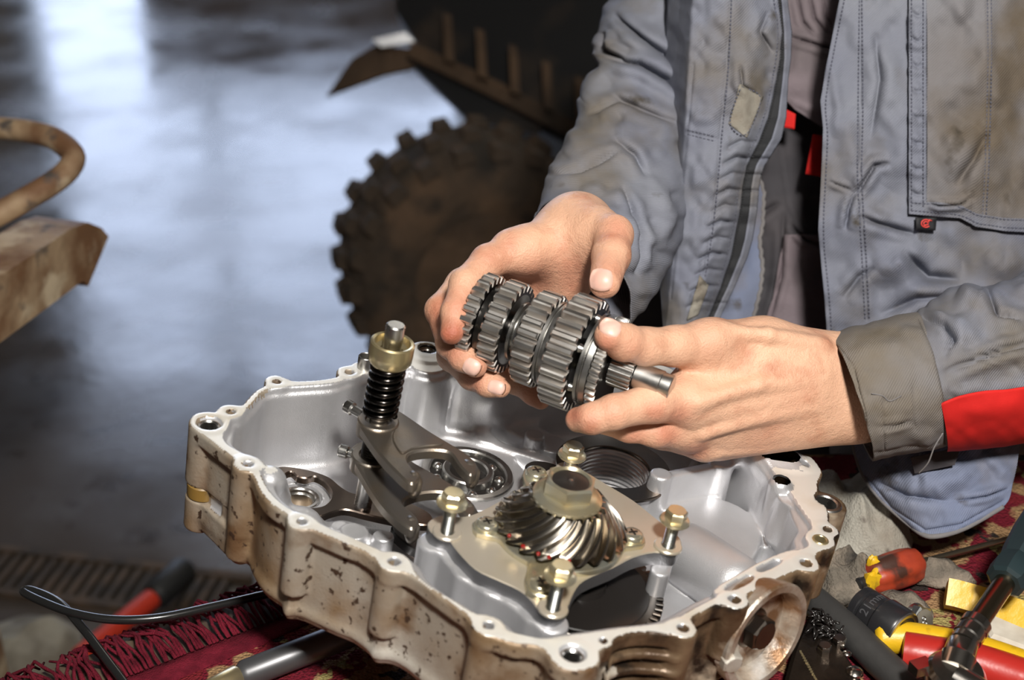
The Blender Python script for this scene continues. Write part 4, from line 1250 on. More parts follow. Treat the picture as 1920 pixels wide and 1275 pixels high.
# left hand (its back towards the lens)
lh_palm = [[(1760, 700, 1.115, 62), (1610, 680, 1.092, 54), (1430, 655, 1.066, 50)], [(1760, 720, 1.115, 62), (1600, 728, 1.088, 58), (1295, 752, 1.040, 44)], [(1760, 745, 1.125, 62), (1605, 766, 1.098, 50), (1290, 806, 1.058, 38)],
           [(1605, 766, 1.1, 48), (1345, 822, 1.082, 40)], [(1430, 655, 1.066, 50), (1325, 646, 1.040, 42)], [(1500, 700, 1.07, 50), (1290, 745, 1.045, 40)], [(1335, 650, 1.062, 34), (1300, 740, 1.065, 34)]]
lh_thumb = [(1335, 643, 1.040, 44), (1265, 649, 1.022, 37), (1210, 650, 1.008, 35), (1168, 641, .994, 34), (1143, 629, .984, 29)]
lh_index = [(1295, 752, 1.038, 44), (1225, 755, 1.014, 37), (1150, 773, .998, 32), (1110, 785, .998, 28), (1084, 787, 1.006, 24)]
lh_middle = [(1290, 806, 1.056, 38), (1230, 806, 1.036, 31), (1180, 802, 1.032, 26), (1130, 790, 1.04, 24)]
lh_ring = [(1310, 825, 1.075, 34), (1240, 812, 1.062, 29), (1190, 800, 1.06, 25)]
lh_pinky = [(1345, 828, 1.095, 32), (1270, 820, 1.085, 26), (1220, 806, 1.085, 22)]
lh_bumps = [(1335, 636, 1.030, 30), (1295, 748, 1.026, 26), (1300, 806, 1.046, 24), (1322, 838, 1.068, 24)]
lh_creases = [[(1236, 780, .990, 5), (1200, 792, .990, 3)], [(1240, 628, .985, 2), (1228, 650, .984, 2), (1226, 668, .986, 2)], [(1225, 628, .982, 1.5), (1215, 650, .980, 1.5)],
              [(1140, 758, .972, 2), (1150, 790, .972, 2)], [(1128, 765, .972, 1.5), (1136, 795, .972, 1.5)], [(1270, 680, 1.0, 5), (1310, 672, 1.01, 3)]]
lh_ridges = [[(1310, 752, 1.019, 14), (1420, 722, 1.034, 13), (1540, 705, 1.056, 13)], [(1320, 812, 1.037, 11), (1430, 780, 1.046, 11), (1550, 752, 1.064, 12)],
             [(1345, 846, 1.064, 8), (1430, 836, 1.073, 8), (1520, 812, 1.078, 9), (1600, 790, 1.083, 9)], [(1360, 622, 1.032, 14), (1440, 628, 1.039, 13), (1540, 648, 1.06, 14)]]
fl, Fl = build_hand(lh_palm, [lh_thumb, lh_index, lh_middle, lh_ring, lh_pinky], lh_bumps, lh_creases, lh_ridges, (1030, 560), (1800, 900), .935, 1.175)

person = thing('person', 'person in a grey-blue work jacket holding a gear shaft with both hands', 'person', at_depth(1500, 900, 1.42).to_tuple()[:2] + (0.0,))
VR, FRq = surface_nets(Fr, fr.lo, fr.h); VL, FLq = surface_nets(Fl, fl.lo, fl.h)
def blob(V, pts):
    r = np.zeros(len(V))
    for (x, y, d, rad, amt) in pts:
        q = pj(x, y, d); r = np.maximum(r, 1.35 * amt * np.exp(-(np.linalg.norm((V - q) * np.array((1, 1, .4)), axis=1) / (rad * d / FPX)) ** 2))
    return r
redR = blob(VR, [(846, 630, 1.005, 40, .8), (862, 575, 1.01, 36, .42), (822, 600, 1.06, 40, .35), (850, 660, 1.03, 34, .4), (890, 715, 1.05, 30, .38), (905, 480, 1.04, 40, .2), (1140, 500, 1.01, 40, .25), (1070, 520, 1.09, 50, .3), (895, 690, 1.01, 30, .5), (940, 728, 1.02, 26, .5), (1130, 540, .995, 34, .45), (1160, 425, 1.04, 34, .35), (960, 450, 1.05, 40, .2), (1010, 745, 1.05, 40, .5), (870, 560, 1.02, 40, .3), (1000, 530, 1.09, 60, .35)])
grR = blob(VR, [(850, 645, 1.005, 26, .5), (866, 662, 1.012, 14, .7), (836, 610, 1.01, 20, .3), (905, 668, 1.02, 16, .4), (1130, 556, .995, 16, .35), (955, 712, 1.025, 14, .4), (1100, 530, 1.01, 14, .3)])
redL = blob(VL, [(1135, 650, .96, 36, .6), (1190, 655, .975, 40, .22), (1150, 780, .97, 44, .25), (1105, 790, .98, 34, .35), (1190, 818, 1.02, 34, .35), (1335, 632, 1.01, 40, .15), (1440, 830, 1.05, 60, .15), (1280, 785, 1.0, 30, .5), (1236, 780, .985, 30, .5), (1255, 818, 1.02, 30, .45), (1072, 778, .99, 26, .6), (1285, 705, 1.0, 20, .3), (1500, 760, 1.03, 40, .12), (1300, 850, 1.05, 30, .3)])
grL = blob(VL, [(1118, 650, .965, 14, .4), (1064, 775, .99, 14, .45), (1150, 660, .97, 18, .25), (1110, 800, .98, 14, .2)])
# arms and trunk under the jacket
ff = Field((-.06, -.02, 1.14), (.60, .48, 1.66), .009)
T = ff.chain([(1560, -120, 1.52, 150), (1540, 300, 1.52, 160), (1540, 700, 1.54, 150)], .05)
T = smin(T, ff.chain([(1164, 368, 1.245, 42), (1200, 260, 1.305, 48), (1245, 60, 1.385, 54), (1320, -240, 1.45, 70)], .03), .03)
T = smin(T, ff.chain([(1560, -190, 1.52, 130), (1340, -260, 1.46, 90)], .03), .05)
T2 = Field((.26, -.20, 1.06), (.80, .60, 1.70), .009)
TT = T2.chain([(1740, 722, 1.118, 58), (2085, 592, 1.20, 58), (2220, 405, 1.29, 60), (2250, 110, 1.385, 60), (2120, -120, 1.50, 64), (1850, -220, 1.56, 90)], .03)
VA, FA = surface_nets(T, ff.lo, ff.h); VB, FB = surface_nets(TT, T2.lo, T2.h)
Vall = np.concatenate([VR, VL, VA, VB]); o1 = len(VR); o2 = o1 + len(VL); o3 = o2 + len(VA)
Fall = np.concatenate([FRq, FLq + o1, FA + o2, FB + o3])
body_o = np_mesh('body', to_world(Vall), Fall, skin, person)
for nm, a, c in (('redness', redR, redL), ('grime', grR, grL)):
    at_ = body_o.data.attributes.new(nm, 'FLOAT', 'POINT')
    arr = np.concatenate([a, c, np.zeros(len(VA) + len(VB))]).astype(np.float32)
    if len(arr) == len(body_o.data.vertices): at_.data.foreach_set('value', arr)
nail(fr, Fr, (1130, 523, 1.0), (-.06, 1), 44, 44, body_o)
nail(fr, Fr, (884, 688, 1.02), (.85, .5), 34, 32, body_o)
nail(fr, Fr, (930, 727, 1.03), (.95, .25), 34, 28, body_o)
nail(fl, Fl, (1146, 614, .97), (-1, -.45), 42, 34, body_o)
print('hands', len(FRq), len(FLq), len(FA), flush=True)

# legs below the trunk, standing behind the bench
hipz = 0.92; hx_, hy_ = 0.30, 1.46
jeans = mat('trouser_cloth', (0.055, 0.052, 0.058), .85, spec=.2, var=((0.09, 0.08, 0.085), 14, .4, .7), bump=[(90, .4, .002)])
b = B(); b.tube([(hx_, hy_, 1.12), (hx_, hy_, 1.0), (hx_, hy_, .93), (hx_, hy_, .84)], [.125, .135, .14, .10], 28)
for s_ in (-1, 1):
    b.tube([(hx_ + s_ * .07, hy_, .95), (hx_ + s_ * .09, hy_ - .01, .75), (hx_ + s_ * .10, hy_ - .02, .5), (hx_ + s_ * .105, hy_, .28), (hx_ + s_ * .11, hy_ + .01, .06)], [.088, .086, .07, .062, .066], 24)
obj('trousers', b, jeans, person, ang=180)
for s_ in (-1, 1):
    b = B(); b.tube([(hx_ + s_ * .11, hy_ + .07, .055), (hx_ + s_ * .11, hy_ + .05, .055), (hx_ + s_ * .11, hy_ - .06, .05), (hx_ + s_ * .112, hy_ - .16, .042), (hx_ + s_ * .112, hy_ - .20, .036)], [.03, .052, .05, .040, .02], 18)
    b.cyl((hx_ + s_ * .11, hy_ + .012, .03), (hx_ + s_ * .11, hy_ + .012, .17), .055, .058, 20)
    b.box((hx_ + s_ * .111, hy_ - .06, .01), (.095, .27, .02))
    obj('boot', b, mat('boot_leather', (0.03, 0.024, 0.02), .5), person, ang=60)
# ================================================================== work clothes (children of the person)
def fabric(name, c, c2, stain, **kw):
    return mat(name, c, .82, 0.0, spec=.25, var=[(c2, 9, .38, .62), (stain, 10, .48, .68), (tuple(x * .45 for x in stain), 26, .66, .76)], bump=[(120, .25, .0012), (2500, .25, .0004)], twill=(240, .55), **kw)
denim = fabric('jacket_cloth', (0.165, 0.175, 0.222), (0.205, 0.215, 0.252), (0.145, 0.126, 0.105))
denim_dirty = fabric('cuff_cloth', (0.165, 0.160, 0.165), (0.19, 0.18, 0.18), (0.15, 0.125, 0.095))
pocket_cloth = fabric('pocket_cloth', (0.170, 0.158, 0.158), (0.20, 0.198, 0.213), (0.120, 0.096, 0.072))
lining = fabric('lining_cloth', (0.150, 0.180, 0.275), (0.19, 0.21, 0.28), (0.17, 0.15, 0.145))
shirt_cloth = mat('shirt_cloth', (0.19, 0.155, 0.17), .85, spec=.2, var=((0.13, 0.11, 0.115), 14, .4, .7), bump=[(90, .4, .002), (1800, .3, .0005)])
bib_cloth = mat('bib_cloth', (0.055, 0.052, 0.058), .85, spec=.2, var=((0.09, 0.08, 0.085), 14, .4, .7), bump=[(1800, .3, .0005)])
red_cloth = mat('red_cloth', (0.62, 0.018, 0.015), .75, spec=.25, var=[((0.50, 0.014, 0.012), 20, .4, .7), ((0.12, 0.05, 0.04), 24, .64, .72)], bump=[(1800, .3, .0004)])
zip_tape = mat('zip_tape', (0.022, 0.023, 0.026), .7, bump=[(2600, .5, .0006)])
velcro = mat('velcro', (0.42, 0.39, 0.33), .95, var=((0.30, 0.26, 0.21), 60, .4, .65), bump=[(1800, .9, .0012)])
thread_mat = mat('thread_grey', (0.16, 0.15, 0.15), .8)

def seg_dist(x, y, pts):
    d = np.full(np.shape(x), 1e9); side = np.zeros(np.shape(x))
    for (ax, ay), (bx, by) in zip(pts[:-1], pts[1:]):
        ex, ey = bx - ax, by - ay
        t = np.clip(((x - ax) * ex + (y - ay) * ey) / (ex * ex + ey * ey), 0, 1)
        dx, dy = x - ax - ex * t, y - ay - ey * t
        q = np.hypot(dx, dy); m = q < d
        d = np.where(m, q, d); side = np.where(m, ex * dy - ey * dx, side)
    return d, np.sign(side)
def end_fade(x, y, pts, w):
    """fades a fold out at its two ends"""
    L = sum(math.hypot(b[0] - a[0], b[1] - a[1]) for a, b in zip(pts[:-1], pts[1:]))
    s = np.zeros(np.shape(x)); best = np.full(np.shape(x), 1e9); run = 0
    for (ax, ay), (bx, by) in zip(pts[:-1], pts[1:]):
        ex, ey = bx - ax, by - ay; l = math.hypot(ex, ey)
        t = np.clip(((x - ax) * ex + (y - ay) * ey) / (l * l), 0, 1)
        q = np.hypot(x - ax - ex * t, y - ay - ey * t); m = q < best
        best = np.where(m, q, best); s = np.where(m, run + t * l, s); run += l
    return np.clip(np.minimum(s, L - s) / (L * .3 + 1e-6), 0, 1) ** .7
def folds_at(x, y, folds):
    """sum of folds (metres towards the lens). kinds: r ridge, c sharp crease, s step (one side raised)"""
    h = np.zeros(np.shape(x))
    for pts, w, a, kind in folds:
        if kind in 'rc': a = a * 1.45
        d, sd = seg_dist(x, y, pts); f = end_fade(x, y, pts, w)
        if kind == 'r': h += a * f * np.exp(-(d / w) ** 2)
        elif kind == 'c': h += f * (-a * np.exp(-(d / (w * .35)) ** 2) + .55 * a * np.exp(-((d - w) / (w * .8)) ** 2))
        elif kind == 's': h += a * f * np.exp(-d / w) * np.where(sd > 0, 1, -.35) * np.clip(d / 1.5, 0, 1)
        elif kind == 'g': h += -a * np.exp(-(d / w) ** 2)
    return h
_tab = rng.normal(size=(64, 64))
def vnoise(x, y):
    xi = np.floor(x).astype(int); yi = np.floor(y).astype(int); fx = x - xi; fy = y - yi
    fx = fx * fx * (3 - 2 * fx); fy = fy * fy * (3 - 2 * fy)
    g = lambda a, b: _tab[a % 64, b % 64]
    return (g(xi, yi) * (1 - fx) + g(xi + 1, yi) * fx) * (1 - fy) + (g(xi, yi + 1) * (1 - fx) + g(xi + 1, yi + 1) * fx) * fy
def pix(P):
    d = P - CA; k = d @ np.array(FWD)
    return 960 + FPX * (d @ np.array(RGT)) / k, 637.5 - FPX * (d @ np.array(UPV)) / k, k
def sheet(name, V, m, parent, thick=.0014, uvm=None, closed_u=False):
    """V: (nu, nv, 3) world grid -> thick cloth mesh with metric UVs"""
    nu, nv = V.shape[:2]
    P = V.reshape(-1, 3)
    idx = np.arange(nu * nv).reshape(nu, nv)
    if closed_u: idx = np.vstack([idx, idx[:1]])
    q = np.stack([idx[:-1, :-1], idx[1:, :-1], idx[1:, 1:], idx[:-1, 1:]], -1).reshape(-1, 4)
    o = np_mesh(name, P, q, m, parent)
    uvl = o.data.uv_layers.new(name='UVMap')
    du = np.zeros((nu, nv)); dv = np.zeros((nu, nv))
    du[1:] = np.cumsum(np.linalg.norm(np.diff(V, axis=0), axis=2), 0)
    dv[:, 1:] = np.cumsum(np.linalg.norm(np.diff(V, axis=1), axis=2), 1)
    uv = np.stack([du.mean(1)[:, None] * np.ones((1, nv)), dv.mean(0)[None, :] * np.ones((nu, 1))], -1).reshape(-1, 2)
    li = np.zeros(len(o.data.loops), np.int32); o.data.loops.foreach_get('vertex_index', li)
    uvl.data.foreach_set('uv', uv[li].astype(np.float32).ravel())
    md = o.modifiers.new('thickness', 'SOLIDIFY'); md.thickness = thick; md.offset = 0
    return o
def interp_rows(tbl, n):
    """smooth interpolation of a table of rows (list of equal-length tuples) to n rows"""
    per = max(2, int(math.ceil(n / (len(tbl) - 1))))
    return np.array(smooth_open(tbl, per))
def edge_fn(pts):
    a = np.array(pts, float)
    return lambda y: np.interp(y, a[:, 0], a[:, 1])
def height_cloth(name, left, right, y0, y1, depth, m, parent, step=3.0, thick=.0014):
    """cloth whose outline follows two edges x(y); depth(px, py) gives the view depth"""
    ys = np.arange(y0, y1 + step, step); lw = float(np.max(right(ys) - left(ys))); nx = max(4, int(lw / step))
    s = np.linspace(0, 1, nx)
    X = left(ys)[None, :] * (1 - s[:, None]) + right(ys)[None, :] * s[:, None]
    Y = np.broadcast_to(ys[None, :], X.shape)
    D = depth(X, Y)
    V = CA + np.array(FWD) * D[..., None] + np.array(RGT) * ((X - 960) / FPX * D)[..., None] + np.array(UPV) * (-(Y - 637.5) / FPX * D)[..., None]
    return sheet(name, V, m, parent, thick)
def loft_sleeve(st, n_ring, n_len, folds, nz, th0=0, th1=2 * math.pi, off=0.0):
    """st rows: (ax, ay, bx, by, depth, fx, fy, fd): edge a, edge b, centre depth, front offset in px and metres"""
    T = interp_rows(st, n_len)
    closed = abs(th1 - th0 - 2 * math.pi) < 1e-6
    th = np.linspace(th0, th1, n_ring, endpoint=not closed)
    cx, cy = (T[:, 0] + T[:, 2]) / 2, (T[:, 1] + T[:, 3]) / 2
    ax_, ay_ = (T[:, 0] - T[:, 2]) / 2, (T[:, 1] - T[:, 3]) / 2
    c, s = np.cos(th)[:, None], np.sin(th)[:, None]
    fr_ = np.where(s > 0, 1.0, .75)
    k = 1 + off / .05
    X = cx + (ax_ * c + T[:, 5] * s * fr_) * k; Y = cy + (ay_ * c + T[:, 6] * s * fr_) * k; D = T[:, 4] - T[:, 7] * s * fr_ * k
    V = CA + np.array(FWD) * D[..., None] + np.array(RGT) * ((X - 960) / FPX * D)[..., None] + np.array(UPV) * (-(Y - 637.5) / FPX * D)[..., None]
    # normals pointing away from the axis
    Cn = V.mean(0, keepdims=True) if closed else None
    C3 = CA + np.array(FWD) * T[:, 4][:, None] + np.array(RGT) * ((cx - 960) / FPX * T[:, 4])[:, None] + np.array(UPV) * (-(cy - 637.5) / FPX * T[:, 4])[:, None]
    N = V - C3[None]; N /= np.linalg.norm(N, axis=2, keepdims=True)
    px, py, _ = pix(V.reshape(-1, 3)); px = px.reshape(V.shape[:2]); py = py.reshape(V.shape[:2])
    h = folds_at(px, py, folds) * np.where(s > -.2, 1, .3)
    if nz:
        tt = np.linspace(0, 1, V.shape[1])[None, :]
        h = h + nz * vnoise(px / 46 + 3.2, py / 30 + 1.7) * .6 + nz * .5 * vnoise(px / 20, py / 16 + 9)
    return V + N * h[..., None], closed

# ---- right sleeve of the mechanic (at the picture's left)
sl1 = [(1190, -190, 1400, -150, 1.42, 0, 0, .075), (1142, -10, 1345, 20, 1.385, 0, 0, .072), (1120, 62, 1335, 115, 1.355, 0, -5, .070), (1128, 112, 1330, 190, 1.335, 0, -8, .066), (1088, 178, 1320, 280, 1.305, 5, -12, .064),
       (1082, 225, 1305, 350, 1.275, 6, -18, .062), (1046, 290, 1282, 432, 1.240, 8, -26, .060), (1022, 352, 1250, 512, 1.205, 12, -44, .056), (1012, 388, 1215, 560, 1.185, 16, -62, .052), (1003, 412, 1180, 600, 1.165, 22, -88, .046)]
fo1 = [([(1150, 30), (1200, 70), (1250, 105), (1300, 150)], 16, .010, 'c'), ([(1128, 60), (1140, 100), (1175, 112)], 12, .010, 'c'), ([(1130, 112), (1200, 122), (1250, 150), (1300, 190)], 14, .009, 'c'),
       ([(1092, 185), (1140, 135), (1200, 140)], 18, .006, 'r'), ([(1150, 180), (1200, 205), (1270, 232)], 14, .006, 'c'), ([(1030, 332), (1090, 318), (1150, 290), (1180, 280)], 12, .004, 'c'),
       ([(1150, 262), (1190, 290), (1215, 335)], 14, .005, 'c'), ([(1145, 250), (1180, 240), (1230, 250)], 14, .004, 'r'), ([(1165, 345), (1185, 390), (1200, 440), (1195, 520)], 12, .006, 'c'),
       ([(1230, 330), (1245, 400), (1235, 470)], 16, .006, 'r'), ([(1100, 215), (1160, 190), (1200, 195)], 14, .004, 'c'), ([(1060, 290), (1110, 250), (1150, 245)], 20, .004, 'r'), ([(1010, 398), (1060, 378), (1120, 388), (1160, 420)], 2.5, .0016, 'g')]
V, cl = loft_sleeve(sl1, 150, 190, fo1, .0026)
sheet('sleeve', V, denim, person, closed_u=True)
# ---- left sleeve: cuff, arm, red stripe
cuff = [(1556, 628, 1636, 862, 1.090, 14, 0, .058), (1600, 614, 1664, 856, 1.092, 12, 0, .062), (1660, 600, 1716, 846, 1.098, 12, 0, .066), (1712, 588, 1768, 838, 1.104, 10, 0, .068), (1722, 588, 1778, 836, 1.105, 10, 0, .066)]
focuff = [([(1722, 600), (1750, 660), (1768, 740), (1772, 830)], 3, .0022, 'g'), ([(1625, 740), (1690, 728), (1712, 724), (1714, 800)], 2.5, .0014, 'g'), ([(1655, 742), (1658, 840)], 2.2, .0012, 'g'), ([(1640, 802), (1712, 790)], 8, .0022, 'c'),
          ([(1590, 665), (1660, 655), (1720, 640)], 14, .002, 'r'), ([(1622, 850), (1700, 838), (1760, 828)], 2.2, .0014, 'g'), ([(1566, 640), (1602, 690), (1622, 770), (1634, 845)], 2.0, .0012, 'g')]
V, cl = loft_sleeve(cuff, 120, 80, focuff, .0012)
sheet('cuff', V, denim_dirty, person, .002, closed_u=True)
sl2 = [(1714, 592, 1770, 836, 1.106, 10, 0, .062), (1728, 578, 1785, 834, 1.110, 8, 0, .068), (1765, 552, 1815, 830, 1.118, 6, 0, .074), (1810, 538, 1862, 824, 1.126, 4, 0, .078), (1858, 540, 1915, 818, 1.134, 2, 0, .080),
       (1925, 512, 1985, 806, 1.150, 0, 0, .084), (2060, 420, 2110, 760, 1.20, 0, 0, .09), (2180, 250, 2260, 560, 1.29, 0, 0, .095), (2170, 0, 2330, 200, 1.38, 0, 0, .1)]
fo2 = [([(1770, 700), (1830, 675), (1890, 655), (1960, 640)], 13, .010, 'c'), ([(1728, 590), (1770, 610), (1790, 640), (1768, 668)], 12, .005, 'c'), ([(1800, 545), (1835, 575), (1860, 560)], 16, .006, 'r'), ([(1778, 722), (1850, 715), (1930, 708)], 2.4, .0016, 'g'),
       ([(1780, 735), (1850, 728), (1930, 722)], 7, .0016, 'r'), ([(1850, 548), (1870, 590), (1920, 600)], 14, .006, 'c'), ([(1795, 590), (1810, 630), (1840, 640)], 14, .004, 'r')]
V, cl = loft_sleeve(sl2, 130, 150, fo2, .0024)
sheet('sleeve', V, denim, person, closed_u=True)
V, cl = loft_sleeve([r for r in sl2[:7]], 34, 120, [([(1800, 770), (1860, 765), (1920, 760)], 20, .002, 'r')], .0007, math.radians(109), math.radians(176), .0050)
sheet('red_stripe', V[:, 6:], red_cloth, person, .001)
# loose threads at the cuff
b = B(); b.tube(smooth_open([tuple(at_depth(*q)) for q in [(1768, 812, 1.04), (1752, 838, 1.043), (1740, 868, 1.05), (1722, 888, 1.06)]], 5), .0006, 6)
b.tube(smooth_open([tuple(at_depth(*q)) for q in [(1634, 738, 1.028), (1655, 742, 1.028), (1668, 752, 1.03), (1690, 742, 1.03)]], 5), .0005, 6)
obj('loose_thread', b, thread_mat, person, ang=180)

# ---- front panel with the zip (picture's left half of the open jacket)
lp_l = edge_fn([(-200, 1255), (0, 1252), (250, 1240), (420, 1228), (560, 1240), (640, 1246), (760, 1240)])
lp_fold = edge_fn([(-200, 1302), (0, 1300), (150, 1291), (260, 1287), (400, 1275), (520, 1262), (610, 1250), (760, 1240)])
lp_r = edge_fn([(-200, 1450), (0, 1458), (60, 1466), (110, 1462), (150, 1455), (220, 1440), (262, 1424), (310, 1400), (350, 1392), (400, 1386), (480, 1370), (540, 1350), (600, 1325), (680, 1300), (760, 1280)])
fo3 = [([(1300, 120), (1288, 260), (1272, 430), (1258, 560)], 2.6, .0030, 'g'), ([(1288, 248), (1345, 262)], 3, .0016, 'g'), ([(1370, 0), (1362, 120), (1350, 250), (1345, 330), (1335, 420), (1318, 520)], 2.6, .0016, 'g'),
       ([(1440, 20), (1425, 60), (1448, 100)], 14, .006, 'c'), ([(1388, 120), (1392, 160), (1420, 180)], 10, .004, 'c'), ([(1420, 180), (1400, 260), (1378, 330), (1366, 420), (1345, 520)], 12, .003, 'r')]
for k in range(11):
    y = 270 + 30 * k; x = float(np.interp(y, [270, 600], [1385, 1300]))
    fo3.append(([(x - 24, y + 8), (x + 4, y - 6), (x + 34, y - 2)], 9, .0045 * (1 if k % 2 else .6), 'c'))
def dep3(X, Y):
    base = np.interp(Y, [-200, 0, 300, 620, 760], [1.215, 1.212, 1.228, 1.262, 1.29])
    l = lp_fold(Y); r = lp_r(Y); s = np.clip((X - l) / (r - l), 0, 1)
    curve = -.018 * np.sin(np.pi * np.clip(s, 0, 1)) + .02 * s + np.where(X < l, (l - X) * .0016, 0)
    return base + curve - folds_at(X, Y, fo3) - .0030 * vnoise(X / 40, Y / 55) - .0014 * vnoise(X / 15 + 4, Y / 20)
front_l = height_cloth('jacket_front', lp_l, lp_r, -190, 750, dep3, denim, person)
# zip tape and the flap edge behind it
zt_l = lambda y: lp_r(y) - 3
zt_r = lambda y: lp_r(y) + np.interp(y, [-200, 0, 60, 150, 260, 330, 450, 560, 700], [12, 9, 6, 14, 24, 18, 22, 14, 10])
dzip = lambda X, Y: dep3(np.minimum(X, lp_r(Y) - 2), Y) + .004 + .006 * np.clip((X - lp_r(Y)) / 30, 0, 1)
zt = height_cloth('zip_tape', zt_l, zt_r, -190, 740, dzip, zip_tape, person, 2.5)
ze_r = lambda y: zt_r(y) + np.interp(y, [-200, 0, 60, 150, 260, 330, 450, 560, 700], [9, 9, 12, 8, 16, 12, 12, 10, 8])
height_cloth('zip_edging', lambda y: zt_r(y) - 2, ze_r, -190, 740, lambda X, Y: dzip(zt_r(Y), Y) - .003 + .008 * np.clip((X - zt_r(Y)) / 16, 0, 1), denim, person, 2.5)
# zip teeth along the tape
ys = np.arange(-10, 620, 4.6); me = None
for y in ys:
    x = float(lp_r(y)) + 2.5; p = at_depth(x, y, float(dzip(np.array(x), np.array(y))) - .0012)
    if me is None:
        me = bpy.data.meshes.new('zip_tooth'); bb = B().box((0, 0, 0), (.0026, .0012, .0012)); me.from_pydata(bb.v, [], bb.f); me.materials.append(zip_tape)
    o = bpy.data.objects.new('zip_tooth', me); COL.objects.link(o); o.parent = zt; o.location = p - person.location
# hook-and-loop patches
def patch(name, quad_px, surf, off, m, n=14):
    (x0, y0), (x1, y1), (x2, y2), (x3, y3) = quad_px
    g = np.linspace(0, 1, n); s, t = np.meshgrid(g, g, indexing='ij')
    X = (x0 * (1 - s) + x1 * s) * (1 - t) + (x3 * (1 - s) + x2 * s) * t; Y = (y0 * (1 - s) + y1 * s) * (1 - t) + (y3 * (1 - s) + y2 * s) * t
    D = surf(X, Y) - off
    V = CA + np.array(FWD) * D[..., None] + np.array(RGT) * ((X - 960) / FPX * D)[..., None] + np.array(UPV) * (-(Y - 637.5) / FPX * D)[..., None]
    return sheet(name, V, m, person, .0016)
patch('velcro_patch', [(1387, 158), (1430, 182), (1400, 258), (1366, 232)], dep3, .0022, velcro)
patch('velcro_patch', [(1312, 517), (1328, 535), (1308, 590), (1288, 600)], dep3, .0022, velcro)
# inner facing with its raw edge
fl_l = edge_fn([(300, 1400), (380, 1385), (480, 1365), (600, 1322), (760, 1300)]); fl_r = edge_fn([(300, 1412), (335, 1424), (360, 1432), (420, 1430), (450, 1424), (500, 1430), (540, 1426), (600, 1412), (660, 1406), (760, 1400)])
def dep4(X, Y): return np.interp(Y, [300, 760], [1.285, 1.325]) - .010 * np.sin((X - 1330) / 100 * 3.1) - .003 * vnoise(X / 30, Y / 60)
fac = height_cloth('inner_facing', fl_l, fl_r, 320, 750, dep4, lining, person)
e = [tuple(at_depth(float(fl_r(y)) + 1.5 * math.sin(y * .35), y, float(dep4(fl_r(np.array(float(y))), np.array(float(y)))) - .001)) for y in range(325, 700, 6)]
obj('frayed_edge', B().tube(e, .0022, 8), thread_mat, fac, ang=180)

# ---- panel with the chest pocket (picture's right half)
rp_l = edge_fn([(-220, 1600), (-60, 1585), (0, 1574), (60, 1562), (120, 1550), (190, 1538), (240, 1543), (300, 1541), (360, 1538), (430, 1534), (500, 1540), (560, 1546), (620, 1550), (760, 1552), (860, 1556)])
rp_r = edge_fn([(-220, 2120), (860, 2120)])
fo4 = [([(1612, 0), (1614, 200), (1612, 330), (1620, 480), (1626, 600)], 2.4, .0014, 'g'), ([(1600, 365), (1612, 355), (1640, 310), (1668, 305)], 11, .008, 'c'), ([(1600, 200), (1590, 240), (1600, 290), (1604, 350)], 18, .005, 'r'),
       ([(1585, 430), (1592, 390), (1602, 362)], 10, .006, 'c'), ([(1608, 405), (1650, 420), (1720, 440)], 14, .007, 'c'), ([(1660, 350), (1690, 300), (1705, 200)], 22, .004, 'r'), ([(1640, 60), (1650, 150), (1632, 260)], 16, .004, 'c'),
       ([(1690, 470), (1740, 520), (1800, 525)], 26, .010, 'c'), ([(1630, 520), (1700, 480), (1760, 470)], 20, .006, 'r'), ([(1850, 470), (1880, 500), (1930, 480)], 22, .007, 'r'), ([(1580, 560), (1610, 520), (1640, 500)], 14, .005, 'c'),
       ([(1560, 130), (1572, 200), (1566, 260)], 10, .003, 'r'), ([(1650, 590), (1720, 560), (1800, 555)], 18, .006, 'c'), ([(1555, 340), (1575, 348), (1596, 356)], 6, .003, 'c')]
def dep5(X, Y):
    base = np.interp(Y, [-220, 0, 300, 620, 860], [1.235, 1.225, 1.232, 1.262, 1.285])
    s = (X - 1540) / 460
    return base + .028 * np.exp(-np.clip(s, 0, 3) * 7) * 0 + .06 * (s - .42) ** 2 - .012 - folds_at(X, Y, fo4) - .0042 * vnoise(X / 60 + 7, Y / 70) - .0016 * vnoise(X / 22, Y / 26 + 3)
front_r = height_cloth('jacket_front', rp_l, rp_r, -210, 850, dep5, denim, person)
# pocket: strap along its edge, bag, lower band
po_folds = [([(1735, 20), (1738, 200), (1734, 372)], 5, .0030, 's'), ([(1850, 250), (1825, 300), (1790, 350)], 22, .006, 'c'), ([(1840, 40), (1830, 120), (1800, 220)], 30, .004, 'r'), ([(1740, 380), (1760, 386), (1800, 384), (1826, 368)], 6, .006, 'c'),
            ([(1850, 0), (1853, 150), (1848, 280), (1842, 400)], 2.2, .0014, 'g'), ([(1824, 362), (1822, 420)], 3, .002, 'g')]
for k in range(8): po_folds.append(([(1706, 20 + 48 * k), (1720, 30 + 48 * k), (1732, 26 + 48 * k)], 9, .0028, 'c'))
def dep6(X, Y): return dep5(X, Y) - .004 - folds_at(X, Y, po_folds) - .003 * np.exp(-((X - 1820) / 90) ** 2 - ((Y - 260) / 160) ** 2)
pk_r = edge_fn([(-220, 2060), (860, 2060)])
def bag_bottom(X): return np.interp(X, [1700, 1800, 1830, 1880, 1920, 2060], [400, 408, 424, 432, 434, 436])
